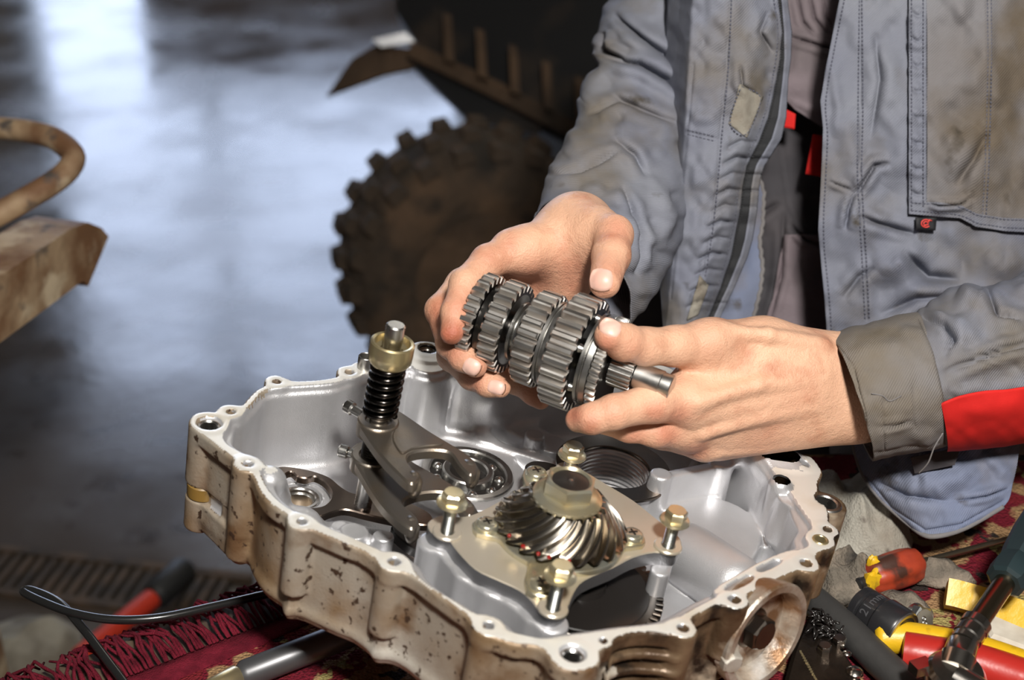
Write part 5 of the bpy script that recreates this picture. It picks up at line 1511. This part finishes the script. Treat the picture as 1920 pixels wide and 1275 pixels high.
def pocket_part(name, x0, x1, ytop, ybot, off, m):
    xs = np.arange(x0, x1 + 3, 3.0); t = np.linspace(0, 1, 150)
    X = np.repeat(xs[:, None], len(t), 1); yb = ybot(xs); Y = ytop + (yb[:, None] - ytop) * t[None]
    D = dep6(X, Y) - off
    V = CA + np.array(FWD) * D[..., None] + np.array(RGT) * ((X - 960) / FPX * D)[..., None] + np.array(UPV) * (-(Y - 637.5) / FPX * D)[..., None]
    return sheet(name, V, m, person, .0016)
pk = pocket_part('chest_pocket', 1734, 2050, -200, lambda x: bag_bottom(x) - 2, .0018, pocket_cloth)
pocket_part('pocket_strap', 1704, 1736, -200, lambda x: bag_bottom(x), .0032, denim)
def band_part(name, x0, x1, y0f, y1f, off, m):
    xs = np.arange(x0, x1 + 3, 3.0); t = np.linspace(0, 1, 16)
    X = np.repeat(xs[:, None], len(t), 1); Y = y0f(xs)[:, None] * (1 - t) + y1f(xs)[:, None] * t
    D = dep6(X, Y) - off
    V = CA + np.array(FWD) * D[..., None] + np.array(RGT) * ((X - 960) / FPX * D)[..., None] + np.array(UPV) * (-(Y - 637.5) / FPX * D)[..., None]
    return sheet(name, V, m, person, .0016)
band_part('pocket_hem', 1704, 2050, lambda x: bag_bottom(x) - 24, lambda x: bag_bottom(x) + 1, .0034, denim)
# woven tag with a round red mark
tg = patch('woven_tag', [(1717, 408), (1756, 408), (1754, 432), (1718, 430)], dep6, .0042, mat('tag_black', (0.012, 0.012, 0.014), .7), 6)
def tagpt(x, y): return at_depth(x, y, float(dep6(np.array(x, float), np.array(y, float))) - .0056)
b = B()
cx_, cy_ = 1736, 419
for (r0, a0, a1) in ((8.5, 40, 330), (4.2, 0, 360)):
    b.tube([tagpt(cx_ + r0 * math.cos(R(a)), cy_ + r0 * .85 * math.sin(R(a))) for a in range(a0, a1 + 1, 15)], .0006, 6)
b.tube([tagpt(1739, 419), tagpt(1743, 412), tagpt(1747, 414)], .0007, 6); b.tube([tagpt(1732, 424), tagpt(1738, 421)], .0007, 6)
obj('tag_mark', b, mat('tag_red', (0.65, 0.06, 0.05), .6), tg, ang=180)

# ---- jacket hem hanging below the cuff
he_rows = []
hx = [(1585, 760, 1690, 720, 1800, 700, 1905, 720), (1600, 835, 1700, 815, 1810, 800, 1912, 790), (1618, 890, 1700, 880, 1810, 870, 1910, 850), (1650, 935, 1715, 940, 1800, 930, 1898, 905), (1690, 972, 1735, 985, 1805, 975, 1892, 935), (1712, 990, 1745, 1006, 1805, 992, 1880, 950)]
hd = [(1.19, 1.15, 1.15, 1.17), (1.19, 1.155, 1.15, 1.17), (1.185, 1.155, 1.15, 1.165), (1.175, 1.15, 1.145, 1.158), (1.165, 1.148, 1.142, 1.152), (1.16, 1.146, 1.142, 1.15)]
rows = np.array([[(r[2 * i], r[2 * i + 1], d_[i]) for i in range(4)] for r, d_ in zip(hx, hd)])
g1 = interp_rows([tuple(r.ravel()) for r in rows], 90).reshape(-1, 4, 3)
g2 = np.array([smooth_open([tuple(p) for p in r], 34) for r in g1])
X, Y, D = g2[..., 0], g2[..., 1], g2[..., 2].copy()
D -= folds_at(X, Y, [([(1690, 890), (1760, 905), (1850, 880)], 22, .006, 'r'), ([(1640, 900), (1700, 930), (1780, 940)], 16, .004, 'c'), ([(1790, 940), (1850, 930), (1890, 915)], 7, .0035, 'c'), ([(1840, 850), (1880, 880), (1900, 900)], 14, .005, 'r'), ([(1625, 893), (1672, 950), (1735, 993), (1800, 982), (1880, 938)], 3, .002, 'g')])
D -= .0018 * vnoise(X / 40, Y / 30) + .0008 * vnoise(X / 14, Y / 14)
V = CA + np.array(FWD) * D[..., None] + np.array(RGT) * ((X - 960) / FPX * D)[..., None] + np.array(UPV) * (-(Y - 637.5) / FPX * D)[..., None]
hem = sheet('jacket_hem', V, lining, person, .002)
obj('hem_seam', B().tube([Vector(p) for p in V[-1][::3]], .0022, 8), denim_dirty, hem, ang=180)
obj('hem_seam', B().tube([Vector(p) for p in V[2:, 0][::3]], .0018, 8), denim_dirty, hem, ang=180)
# label sewn inside the sleeve opening
lb = [at_depth(*q) for q in [(1708, 858, 1.13), (1802, 838, 1.13), (1790, 872, 1.135), (1715, 888, 1.14)]]
obj('sewn_label', B().add(lb + [p + FWD * .001 for p in lb], [(0, 1, 2, 3), (7, 6, 5, 4), (0, 4, 5, 1), (1, 5, 6, 2), (2, 6, 7, 3), (3, 7, 4, 0)]), bib_cloth, person)

# ---- shirt, bib overalls, red tabs in the opening
sh_l = edge_fn([(-220, 1420), (0, 1440), (120, 1450), (260, 1455)]); sh_r = edge_fn([(-220, 1680), (0, 1660), (260, 1640)])
fo7 = [([(1492, -20), (1505, 40), (1530, 70)], 8, .004, 'c'), ([(1515, -20), (1528, 35), (1555, 70)], 8, .004, 'c'), ([(1540, -20), (1548, 30), (1566, 60)], 7, .003, 'c'), ([(1475, 68), (1520, 80), (1570, 96)], 10, .006, 'c'), ([(1462, 175), (1500, 190), (1545, 215)], 12, .005, 'r')]
def dep7(X, Y): return 1.330 - .00006 * (Y) - .012 * np.exp(-((Y - 205) / 50) ** 2) - folds_at(X, Y, fo7) + .00001 * (X - 1520) ** 2 * .1 - .002 * vnoise(X / 30, Y / 40)
def ybot_shirt(X): return np.interp(X, [1440, 1462, 1490, 1540, 1660], [165, 176, 205, 238, 262])
xs = np.arange(1436, 1662, 3.0); t = np.linspace(0, 1, 120); X = np.repeat(xs[:, None], 120, 1); Y = -200 + (ybot_shirt(xs)[:, None] + 200) * t[None]
D = dep7(X, Y); V = CA + np.array(FWD) * D[..., None] + np.array(RGT) * ((X - 960) / FPX * D)[..., None] + np.array(UPV) * (-(Y - 637.5) / FPX * D)[..., None]
sheet('shirt', V, shirt_cloth, person, .0018)
bb_l = edge_fn([(150, 1380), (700, 1340), (860, 1340)]); bb_r = edge_fn([(150, 1700), (860, 1720)])
fo8 = [([(1462, 250), (1480, 380), (1500, 420), (1545, 450)], 3, .003, 's'), ([(1480, 420), (1510, 450), (1545, 462)], 8, .006, 'c'), ([(1470, 400), (1464, 520), (1440, 610)], 10, .005, 'c'), ([(1380, 420), (1430, 400), (1462, 380)], 12, .005, 'c')]
def dep8(X, Y): return 1.352 + np.interp(Y, [150, 860], [0, .05]) - folds_at(X, Y, fo8) + .0000012 * (X - 1530) ** 2 - .002 * vnoise(X / 30, Y / 30)
height_cloth('bib_overalls', bb_l, bb_r, 150, 850, dep8, bib_cloth, person, 4)
bl_l = edge_fn([(430, 1472), (560, 1450), (640, 1420), (760, 1380)]); bl_r = edge_fn([(430, 1600), (760, 1620)])
height_cloth('overalls_pocket', bl_l, bl_r, 440, 760, lambda X, Y: dep8(X, Y) - .008, shirt_cloth, person, 4)
patch('red_tab', [(1456, 196), (1492, 214), (1490, 242), (1452, 236)], lambda X, Y: dep7(X, Y) + .012, .012, red_cloth, 8)
patch('red_tab', [(1524, 252), (1556, 256), (1552, 334), (1510, 326)], lambda X, Y: dep8(X, Y) - .055, .006, red_cloth, 8)

# ---- stitching along the seams
stitch_mat = mat('stitching', (0.10, 0.105, 0.14), .8)
def stitches(lines, surf, off, parent, name='stitching'):
    b = B()
    for pts in lines:
        P = np.array(smooth_open(pts, 10)); seg = np.r_[0, np.cumsum(np.hypot(*np.diff(P, axis=0).T))]
        s_ = 0.0
        while s_ + 5 < seg[-1]:
            a_ = [np.interp(s_ + k, seg, P[:, i]) for k in (0, 4.6) for i in (0, 1)]
            X_ = np.array([a_[0], a_[2]]); Y_ = np.array([a_[1], a_[3]]); D_ = surf(X_, Y_) - off
            b.tube([at_depth(float(X_[i]), float(Y_[i]), float(D_[i])) for i in (0, 1)], .0006, 4)
            s_ += 7.4
    o = obj(name, b, stitch_mat, parent, ang=180); o['kind'] = 'stuff'
yy_ = list(range(-150, 700, 50))
stitches([[(float(rp_l(y)) + 9, y) for y in yy_], [(1616, 0), (1618, 200), (1616, 330), (1624, 480), (1630, 600)], [(1612, -80), (1609, 200), (1608, 330), (1616, 480), (1622, 600)]], dep5, .0012, front_r)
stitches([[(1709, -150), (1709, 100), (1709, 396)], [(1731, -150), (1731, 100), (1731, 390)]], dep6, .0046, pk)
stitches([[(1849, -150), (1852, 100), (1848, 280), (1842, 404)], [(1856, -150), (1859, 100), (1855, 280), (1849, 404)]], dep6, .0030, pk)
stitches([[(x, float(bag_bottom(x)) - 6) for x in range(1708, 1960, 25)], [(x, float(bag_bottom(x)) - 21) for x in range(1708, 1960, 25)]], dep6, .0048, pk)
stitches([[(float(lp_r(y)) - 7, y) for y in yy_], [(1374, -60), (1366, 120), (1354, 250), (1347, 330), (1338, 420), (1322, 520)], [(1290, 244), (1345, 257)], [(1290, 252), (1345, 266)]], dep3, .0012, front_l)
stitches([[(1390, 163), (1426, 184), (1399, 252), (1369, 230), (1389, 164)]], dep3, .0034, front_l)
# ================================================================== bench with the rug
RUG = .771
TOP = RUG - .006
E0 = on_z(0, 1278, RUG); E1 = on_z(520, 1084, RUG); ee = (E1 - E0).normalized(); en = Vector((ee.y, -ee.x, 0))
far_y = 1.13
ta = E0 - ee * .55; tb_ = E0 + ee * ((far_y - E0.y) / ee.y)
poly = [(ta.x, ta.y), (tb_.x, far_y), (1.25, far_y), (1.25, ta.y)]
wood = mat('bench_wood', (0.10, 0.065, 0.04), .7, var=((0.05, 0.03, 0.02), 12, .4, .65), bump=[(80, .3, .002)])
bench = thing('workbench', 'dark wooden workbench under the red patterned rug', 'workbench', (.5, .7, 0))
obj('bench_top', B().prism(poly, TOP - .045, TOP), wood, bench)
for x, y in ((-.35, .28), (1.15, .28), (.22, 1.10), (1.15, 1.10)):
    obj('leg', B().box((x, y, (TOP - .045) / 2), (.07, .07, TOP - .045)), wood, bench)
# rug: woven field with the pattern, hem, fringe
rug_mat = bpy.data.materials.new('rug_pattern'); rug_mat.use_nodes = True
nt = rug_mat.node_tree; N = nt.nodes; Lk = nt.links; pr_ = N['Principled BSDF']; pr_.inputs['Roughness'].default_value = .95; pr_.inputs['Specular IOR Level'].default_value = .15
tcn = N.new('ShaderNodeTexCoord')
def rug_layer(kind, scale, lo, hi, seed):
    mp = N.new('ShaderNodeMapping'); mp.inputs['Location'].default_value = (seed, seed, 0); Lk.new(tcn.outputs['Object'], mp.inputs[0])
    t = N.new('ShaderNodeTexNoise'); t.inputs['Scale'].default_value = scale; t.inputs['Detail'].default_value = 2.5; t.inputs['Roughness'].default_value = .6
    Lk.new(mp.outputs[0], t.inputs['Vector']); r = N.new('ShaderNodeMapRange'); r.inputs[1].default_value = lo; r.inputs[2].default_value = hi; Lk.new(t.outputs['Fac'], r.inputs[0]); return r.outputs[0]
prev = None
for c, args in (((0.14, 0.010, 0.02), None), ((0.30, 0.18, 0.09), ('n', 21, .50, .53, 1.3)), ((0.16, 0.014, 0.02), ('n', 36, .55, .57, 4.1)), ((0.32, 0.26, 0.10), ('n', 40, .61, .63, 7.7)), ((0.03, 0.022, 0.02), ('n', 30, .62, .64, 2.9))):
    if prev is None:
        q = N.new('ShaderNodeRGB'); q.outputs[0].default_value = (*c, 1); prev = q.outputs[0]; continue
    x = N.new('ShaderNodeMix'); x.data_type = 'RGBA'; Lk.new(rug_layer(*args), x.inputs[0]); Lk.new(prev, x.inputs[6]); x.inputs[7].default_value = (*c, 1); prev = x.outputs[2]
Lk.new(prev, pr_.inputs['Base Color'])
vo = N.new('ShaderNodeTexVoronoi'); vo.inputs['Scale'].default_value = 420; Lk.new(tcn.outputs['Object'], vo.inputs['Vector'])
bn = N.new('ShaderNodeBump'); bn.inputs['Strength'].default_value = .9; bn.inputs['Distance'].default_value = .0025; Lk.new(vo.outputs['Distance'], bn.inputs['Height']); Lk.new(bn.outputs[0], pr_.inputs['Normal'])
MATS['rug_pattern'] = rug_mat
rug_red = mat('rug_red', (0.17, 0.012, 0.026), .9, spec=.15, var=((0.09, 0.006, 0.014), 70, .4, .65), bump=[(900, .8, .0015)])
rug = thing('rug', 'red patterned woven rug with a dark red fringe spread on the workbench', 'rug', (.4, .75, TOP))
inn = E0 + en * .062
def eoff(s, o, z=0.0): return E0 + ee * s + en * o + Vector((0, 0, z))
# field with gentle waves
vs_, fs_ = [], []
nx_, ny_ = 130, 90
for i in range(nx_ + 1):
    for j in range(ny_ + 1):
        s = -.5 + 1.55 * j / ny_; o = .066 + 1.15 * i / nx_
        p = eoff(s, o)
        p.y = min(p.y, far_y - .004); p.x = min(p.x, 1.24); p.y = max(p.y, ta.y + .004)
        z = RUG - .0012 + .0016 * noise.noise(Vector((p.x * 14, p.y * 14, 0)))
        vs_.append((p.x, p.y, z))
for i in range(nx_):
    for j in range(ny_):
        a = i * (ny_ + 1) + j; fs_.append((a, a + ny_ + 1, a + ny_ + 2, a + 1))
nv = len(vs_); vs_ += [(x, y, TOP + .0004) for x, y, z in vs_]; fs_ += [tuple(reversed([q + nv for q in f])) for f in fs_]
obj('field', B().add(vs_, fs_), rug_mat, rug, ang=180)
b = B(); prevs = None
hv, hf = [], []
for j in range(200):
    s = -.5 + 1.2 * j / 199
    for o, z in ((.046, -.003), (.047, .0004), (.056, .0012), (.067, .0008), (.069, -.003)):
        p = eoff(s, o + .002 * noise.noise(Vector((s * 20, 0, 0)))); hv.append((p.x, p.y, RUG + z))
for j in range(199):
    for k in range(4): a = 5 * j + k; hf.append((a, a + 1, a + 6, a + 5))
obj('woven_hem', B().add(hv, hf), rug_red, rug, ang=180)
# fringe cords
fb = B(); rnd = random.Random(5)
for k in range(330):
    s = -.25 + .95 * k / 330 + rnd.uniform(-.002, .002); L = rnd.uniform(.048, .078); sway = rnd.uniform(-.03, .012); lift = rnd.uniform(.0, .007)
    pts = []
    for i in range(8):
        t = i / 7
        o = .05 - L * t; drift = sway * t * t + .004 * math.sin(t * 9 + k) * t
        z = .001 + lift * math.sin(math.pi * min(t * 1.1, 1)) + .0016
        if o < -.001: z -= (-.001 - o) * 1.3
        pts.append(eoff(s + drift, o, z))
    fb.tube(pts, [.0013, .0014, .0014, .0014, .0014, .0014, .0013, .0009], 5)
fr_o = obj('fringe', fb, rug_red, rug, ang=180); fr_o['kind'] = 'stuff'
# ================================================================== things on the rug
chrome = mat('chrome', (0.60, 0.57, 0.53), .2, 1.0, var=((0.40, 0.34, 0.28), 40, .55, .75))
matt_black = mat('matt_black', (0.016, 0.016, 0.018), .34, 0.0, coat=.25)
def zt_(x, y, h): return on_z(x, y, RUG + h)
def H(v): return Vector((v.x, v.y, 0)).normalized()
# bar lying under the case's left side
p0 = zt_(395, 1296, .013); p1 = zt_(450, 1268, .013); p2 = zt_(655, 1188, .013)
bar = thing('steel_bar', 'dark steel bar lying on the rug under the gearbox case', 'bar', (p0 + p2) / 2 - Vector((0, 0, .013)))
obj('bar_body', B().tube([p1, p1 + (p2 - p1) * .04, p2, p2 + (p2 - p1) * .3], [.0085, .0108, .0108, .0108], 20), mat('bar_grey', (0.11, 0.11, 0.115), .38, .6), bar, ang=50)
obj('bar_end', B().tube([p0 - (p1 - p0) * .4, p0, p1 - (p1 - p0) * .1, p1 + (p1 - p0) * .06], [.006, .009, .0095, .007], 18), brass, bar, ang=50)
# black cable
cab = [tuple(zt_(560, 1104, .012)), tuple(zt_(500, 1114, .016)), tuple(zt_(400, 1137, .022)), tuple(zt_(300, 1158, .026)), tuple(zt_(215, 1162, .028)), tuple(zt_(140, 1150, .03)), tuple(zt_(80, 1128, .03)), tuple(zt_(45, 1110, .03)),
       tuple(zt_(60, 1107, .03)), tuple(zt_(110, 1130, .028)), tuple(zt_(155, 1178, .024)), tuple(zt_(195, 1230, .018)), tuple(zt_(240, 1290, .010)), tuple(zt_(260, 1320, .006))]
o = obj('cable', B().tube(smooth_open(cab, 8), .0034, 12), mat('cable_black', (0.012, 0.012, 0.012), .25, coat=.3), None, ang=180)
tag(o, 'black cable looping out from under the gearbox case over the fringe', 'cable')
# thick rubber hose at the right
a = zt_(1520, 1122, .0125); c = zt_(1716, 1300, .0125)
hose = obj('rubber_hose', B().tube(smooth_open([tuple(a), tuple(a + (c - a) * .35 + Vector((0, 0, .002))), tuple(a + (c - a) * .7), tuple(c)], 8), .0122, 20), mat('hose_rubber', (0.035, 0.034, 0.033), .55, bump=[(120, .3, .001)]), None, ang=60)
tag(hose, 'thick black rubber hose lying beside the oily steel plate', 'hose')
# oily plate with small bolts in front of the hose
PZ = .020
pl = [zt_(x, y, PZ) for x, y in ((1512, 1160), (1535, 1158), (1560, 1194), (1590, 1228), (1622, 1298), (1560, 1340), (1470, 1330), (1480, 1240))]
plate2 = thing('oily_plate', 'dark oily steel plate with small bolts beside the gearbox case', 'steel plate', (pl[0] + pl[5]) / 2 - Vector((0, 0, PZ)))
oilb = mat('oily_brown_steel', (0.065, 0.048, 0.036), .25, .8, var=((0.02, 0.015, 0.012), 18, .45, .6), bump=[(90, .3, .0015)])
obj('plate_body', B().prism(smooth_closed([(p.x, p.y) for p in pl], 4), RUG + .001, RUG + PZ, bev=.003), oilb, plate2)
for x, y in ((1545, 1224), (1573, 1210)):
    p = zt_(x, y, PZ); obj('small_bolt', B().hexhead(p, (0, 0, 1), .0052, .0075), chrome, plate2)
for x, y, r in ((1602, 1262, .0065), (1588, 1226, .0035)):
    p = zt_(x, y, PZ); obj('rivet', B().lathe(p, (0, 0, 1), [(r, 0), (r * .95, r * .3), (r * .6, r * .6), (r * .1, r * .7)], 20), chrome, plate2)
b = B()
for k in range(16):
    p = zt_(1501 + 2.3 * k, 1222 + 4.2 * k, PZ); b.box(p, (.0016, .0022, .001), Matrix.Rotation(.3 * k, 3, 'Z'))
obj('stamped_marks', b, brass, plate2)
# tarry fibre tuft on the plate
b = B(); rnd = random.Random(9)
for k in range(70):
    p = zt_(1548 + rnd.uniform(-22, 26), 1172 + rnd.uniform(-22, 26), PZ); q = p + Vector((rnd.uniform(-.010, .010), rnd.uniform(-.010, .010), rnd.uniform(.000, .003)))
    b.tube([p, (p + q) / 2 + Vector((0, 0, .002)), q], [.0012, .0010, .0006], 5)
o = obj('tarry_tuft', b, oily_black, plate2, ang=180); o['kind'] = 'stuff'
# screwdriver with the broken orange handle
hz = .016
s0 = zt_(1628, 1086, hz); s1 = zt_(1724, 1054, hz); s2 = zt_(1925, 1002, .012); d = (s1 - s0).normalized()
sd = thing('screwdriver', 'screwdriver with a chipped orange handle and yellow cracked end', 'screwdriver', (s0 + s1) / 2 - Vector((0, 0, hz)))
Lh = (s1 - s0).length
orange = mat('orange_plastic', (0.36, 0.045, 0.016), .45, var=[((0.24, 0.03, 0.015), 30, .45, .65), ((0.05, 0.02, 0.013), 24, .53, .62)], bump=[(200, .15, .001)])
hb = B(); prof = [(.55, 0), (.80, .05), (.92, .16), (1.0, .45), (1.0, .72), (.90, .90), (.55, 1.0), (.3, 1.03)]
nn = 42; vv, f_ = [], []
xx = d.cross(Vector((0, 0, 1))).normalized(); yy = xx.cross(d)
for r, h in prof:
    for i in range(nn):
        aa = 2 * math.pi * i / nn; rr = .0158 * r * (1 - .10 * abs(math.cos(3 * aa)) ** 3)
        p = s0 + d * (h * Lh) + xx * (rr * math.cos(aa)) + yy * (rr * math.sin(aa)); vv.append(p)
for k in range(len(prof) - 1):
    for i in range(nn): j = (i + 1) % nn; f_.append((k * nn + i, k * nn + j, (k + 1) * nn + j, (k + 1) * nn + i))
f_ += [tuple(reversed(range(nn))), tuple(range((len(prof) - 1) * nn, len(prof) * nn))]
obj('handle', hb.add(vv, f_), orange, sd, ang=45)
yel = mat('yellow_plastic', (0.66, 0.40, 0.012), .4, var=((0.38, 0.22, 0.015), 70, .60, .72), bump=[(160, .25, .0012)])
def chip(c_, sc_, seed, m, nm):
    vv_, ff_ = [], []
    for i in range(9):
        for j in range(12):
            ph = math.pi * i / 8; t_ = 2 * math.pi * j / 12
            q = Vector((math.sin(ph) * math.cos(t_), math.sin(ph) * math.sin(t_), math.cos(ph)))
            q *= 1 + .45 * noise.noise(q * 2.1 + Vector((seed, 0, 0)))
            vv_.append(c_ + Vector((q.x * sc_[0], q.y * sc_[1], q.z * sc_[2])))
    for i in range(8):
        for j in range(12): k = (j + 1) % 12; ff_.append((i * 12 + j, i * 12 + k, (i + 1) * 12 + k, (i + 1) * 12 + j))
    return obj(nm, B().add(vv_, ff_), m, sd, ang=30)
chip(s0 + d * .003 - Vector((0, .006, -.002)), (.0075, .006, .010), 1.0, yel, 'broken_end')
chip(s0 + d * .004 + Vector((.0, .004, .012)), (.005, .004, .006), 5.0, yel, 'broken_end')
obj('handle_plug', B().cyl(s0 - d * .006 - Vector((.004, .004, 0)), s0 + d * .004, .005, n=16, bev=.001), matt_black, sd)
obj('blade', B().tube([s1 - d * .002, s2], .0026, 12), mat('blade_steel', (0.50, 0.44, 0.33), .3, 1.0), sd)
# black impact socket
k0 = zt_(1610, 1134, .020); k1 = zt_(1692, 1188, .020); d = (k1 - k0).normalized(); L = (k1 - k0).length
so = thing('impact_socket', 'black impact socket with a worn bright rim touching the pliers', 'socket', (k0 + k1) / 2 - Vector((0, 0, .019)))
obj('socket_body', B().lathe(k0, d, [(.0145, 0), (.0165, .0015), (.0165, L * .16), (.0155, L * .18), (.0155, L * .22), (.0170, L * .25), (.0172, L * .52), (.0185, L * .56), (.0185, L * .96), (.0175, L)], 44), matt_black, so)
obj('socket_rim', B().ring(k1, d, .0176, .0135, -.003, .0012, 44, bev=.0008), steel, so)
obj('socket_bore', B().lathe(k1, d, [(.0134, .0004), (.0134, .0006)], 6), oily_black, so)
cv = bpy.data.curves.new('socket_text', 'FONT'); cv.body = '21mm'; cv.size = .010; cv.extrude = .0003; cv.align_x = 'CENTER'; cv.align_y = 'CENTER'
to = bpy.data.objects.new('socket_text_tmp', cv); COL.objects.link(to)
dg = bpy.context.evaluated_depsgraph_get(); tm = bpy.data.meshes.new_from_object(to.evaluated_get(dg)); bpy.data.objects.remove(to)
nrm_ = (Vector((0, 0, 1)) + (CAM - k0).normalized() * .9); nrm_ = (nrm_ - d * nrm_.dot(d)).normalized(); vx = nrm_.cross(d)
me = bpy.data.meshes.new('size_mark'); cm = k0 + d * (L * .38)
pv = []
for v in tm.vertices:
    an = v.co.y / .0174
    # letters run round the barrel
    ang_ = v.co.x / .0172; dirv = nrm_ * math.cos(ang_) + vx * (-math.sin(ang_)) * -1
    pv.append(cm + dirv * (.01722 + v.co.z) - d * v.co.y - so.location)
me.from_pydata([tuple(p) for p in pv], [], [tuple(p.vertices) for p in tm.polygons]); me.materials.append(mat('mark_grey', (0.06, 0.06, 0.065), .5)); o = bpy.data.objects.new('size_mark', me); COL.objects.link(o); o.parent = so
# zinc bolt with a stamped head
bz = .013; pb_ = zt_(1714, 1160, bz); bd = Vector((.42, -.62, .30)).normalized()
bo = thing('hex_bolt', 'zinc hex bolt stamped with an 8 lying beside the black socket', 'bolt', pb_ - Vector((0, 0, bz)))
obj('head', B().hexhead(pb_, bd, .0118, .0085, .0125, .002), zinc, bo)
obj('shank', B().cyl(pb_ - bd * .022, pb_, .0045, n=18), zinc, bo)
b = B(); sx = Vector((0, 0, 1)).cross(bd).normalized(); sy = bd.cross(sx); fc_ = pb_ + bd * .0106
for oy, r in ((.0021, .0017), (-.0016, .0021)):
    b.tube([fc_ + sx * (r * math.cos(R(t))) + sy * (oy + r * math.sin(R(t))) for t in range(0, 361, 30)], .0004, 5)
obj('stamp_mark', b, steel, bo, ang=180)
# pliers: yellow core, red grip
pt = [zt_(1640, 1196, .016), zt_(1690, 1196, .018), zt_(1760, 1206, .018), zt_(1840, 1224, .017), zt_(1950, 1262, .016)]
pls = thing('pliers', 'pliers with curved red and yellow grips lying across the rug', 'pliers', pt[2] - Vector((0, 0, .018)))
obj('yellow_grip', B().tube(smooth_open([tuple(p) for p in pt], 8), [.0085, .0105] + [.0125] * 31, 18), yel, pls, ang=60)
pr2 = [zt_(1690, 1216, .017), zt_(1740, 1224, .018), zt_(1830, 1240, .018), zt_(1950, 1280, .017)]
obj('red_grip', B().tube(smooth_open([tuple(p - Vector((0, .003, 0))) for p in pr2], 8), [.0095] + [.0150] * 24, 18), mat('red_grip', (0.40, 0.022, 0.016), .35, bump=[(60, .2, .002)]), pls, ang=60)
# jaws run off under the oily plate
obj('jaw', B().tube([pt[0] + (pt[0] - pt[1]) * .5, pt[0] + (pt[1] - pt[0]) * .2], [.004, .007], 12), dark_steel, pls)
# second yellow grip behind
yp = [zt_(1772, 1112, .016), zt_(1800, 1118, .016), zt_(1860, 1136, .016), zt_(1960, 1172, .016)]
o = obj('yellow_handle', B().tube([tuple(p) for p in smooth_open([tuple(p) for p in yp], 6)], [.010] + [.0150] * 18, 4), yel, None, ang=30, loc=yp[1] - Vector((0, 0, .016)))
tag(o, 'flat yellow plastic handle lying behind the white plastic piece', 'handle')
wp = [zt_(1838, 1176, .010), zt_(1850, 1162, .010), zt_(1950, 1204, .010), zt_(1950, 1240, .010), zt_(1855, 1206, .010)]
o = obj('plastic_clip', B().prism([(p.x, p.y) for p in wp], RUG + .001, RUG + .018, bev=.003), mat('white_plastic', (0.62, 0.58, 0.50), .4, var=((0.45, 0.40, 0.33), 30, .5, .7)), None, loc=wp[0] - Vector((0, 0, .010)))
tag(o, 'dirty white plastic piece lying between the yellow handle and the pliers', 'plastic piece')
# ratchet with an extension and teal handle leaning over the pliers
q0 = zt_(1788, 1262, .048); q1 = zt_(1806, 1206, .058); q2 = zt_(1832, 1168, .062); q3 = zt_(1884, 1092, .070); q4 = zt_(1965, 965, .085)
ra = thing('ratchet_driver', 'chrome ratchet head with an extension bar and dark teal handle', 'ratchet', q0 - Vector((0, 0, .048)))
obj('ratchet_head', B().lathe(q0 - Vector((0, 0, .010)), (0.1, -.15, 1), [(.012, -.004), (.019, 0), (.021, .004), (.021, .012), (.018, .016), (.010, .017)], 36), chrome, ra)
obj('ratchet_arm', B().tube([q0 + Vector((.0, -.004, -.002)), q0 + Vector((.03, -.03, -.006)), q0 + Vector((.10, -.10, -.012))], [.012, .009, .008], 16), chrome, ra)
obj('lever', B().box(q0 + Vector((-.022, .004, .002)), (.014, .010, .008), Matrix.Rotation(.4, 3, 'Z')), chrome, ra)
dq = (q1 - q0).normalized()
obj('drive_socket', B().lathe(q0, q1 - q0, [(.0125, .002), (.0125, (q1 - q0).length * .55), (.0115, (q1 - q0).length * .6), (.0105, (q1 - q0).length)], 32), chrome, ra)
L2 = (q2 - q1).length
obj('coupling', B().lathe(q1, q2 - q1, [(.0095, 0), (.0098, L2 * .2), (.0108, L2 * .25), (.0108, L2 * .55), (.0098, L2 * .58), (.0098, L2 * .66), (.0108, L2 * .7), (.0108, L2)], 32), chrome, ra)
obj('extension_bar', B().tube([q2, q3 + (q3 - q2) * .1], .0078, 20), mat('worn_chrome', (0.34, 0.28, 0.19), .25, 1.0), ra)
teal = mat('teal_plastic', (0.012, 0.026, 0.030), .5)
L3 = (q4 - q3).length
obj('handle', B().lathe(q3, q4 - q3, [(.012, 0), (.0150, .002), (.0160, .012), (.0150, .020), (.0135, .024), (.0155, .034), (.0175, .06), (.0175, L3)], 8), teal, ra, ang=25)
# dirty cloth lumps and rags
felt = mat('grey_felt', (0.38, 0.36, 0.31), .95, var=[((0.24, 0.21, 0.17), 22, .42, .65), ((0.08, 0.06, 0.05), 40, .62, .7)], bump=[(500, .7, .0015)])
felt2 = mat('dark_felt', (0.14, 0.12, 0.095), .9, var=[((0.27, 0.22, 0.17), 30, .46, .62), ((0.03, 0.026, 0.022), 30, .55, .68)], bump=[(400, .8, .002)])
def rg_(x, y): return zt_(x, y, .01)
crumple('felt_rag', rg_(1600, 965), .045, .060, .045, felt, 1.7, floorz=RUG, label='pale grey felt rag bunched behind the right corner of the gearbox case', freq=22, rotz=.3)
crumple('dirty_rag', rg_(1590, 1075), .032, .030, .026, felt2, 5.1, floorz=RUG, label='dark greasy rag lump between the gearbox case and the orange screwdriver', freq=30)
crumple('dirty_rag', rg_(1762, 1068), .030, .014, .016, felt2, 8.4, floorz=RUG, label='flat greasy rag strip beside the screwdriver blade', freq=30, rotz=-.2)
crumple('dirty_rag', rg_(1690, 1128), .026, .016, .014, felt2, 12.2, floorz=RUG, label='small greasy rag strip between the orange handle and the socket', freq=30, rotz=-.5)
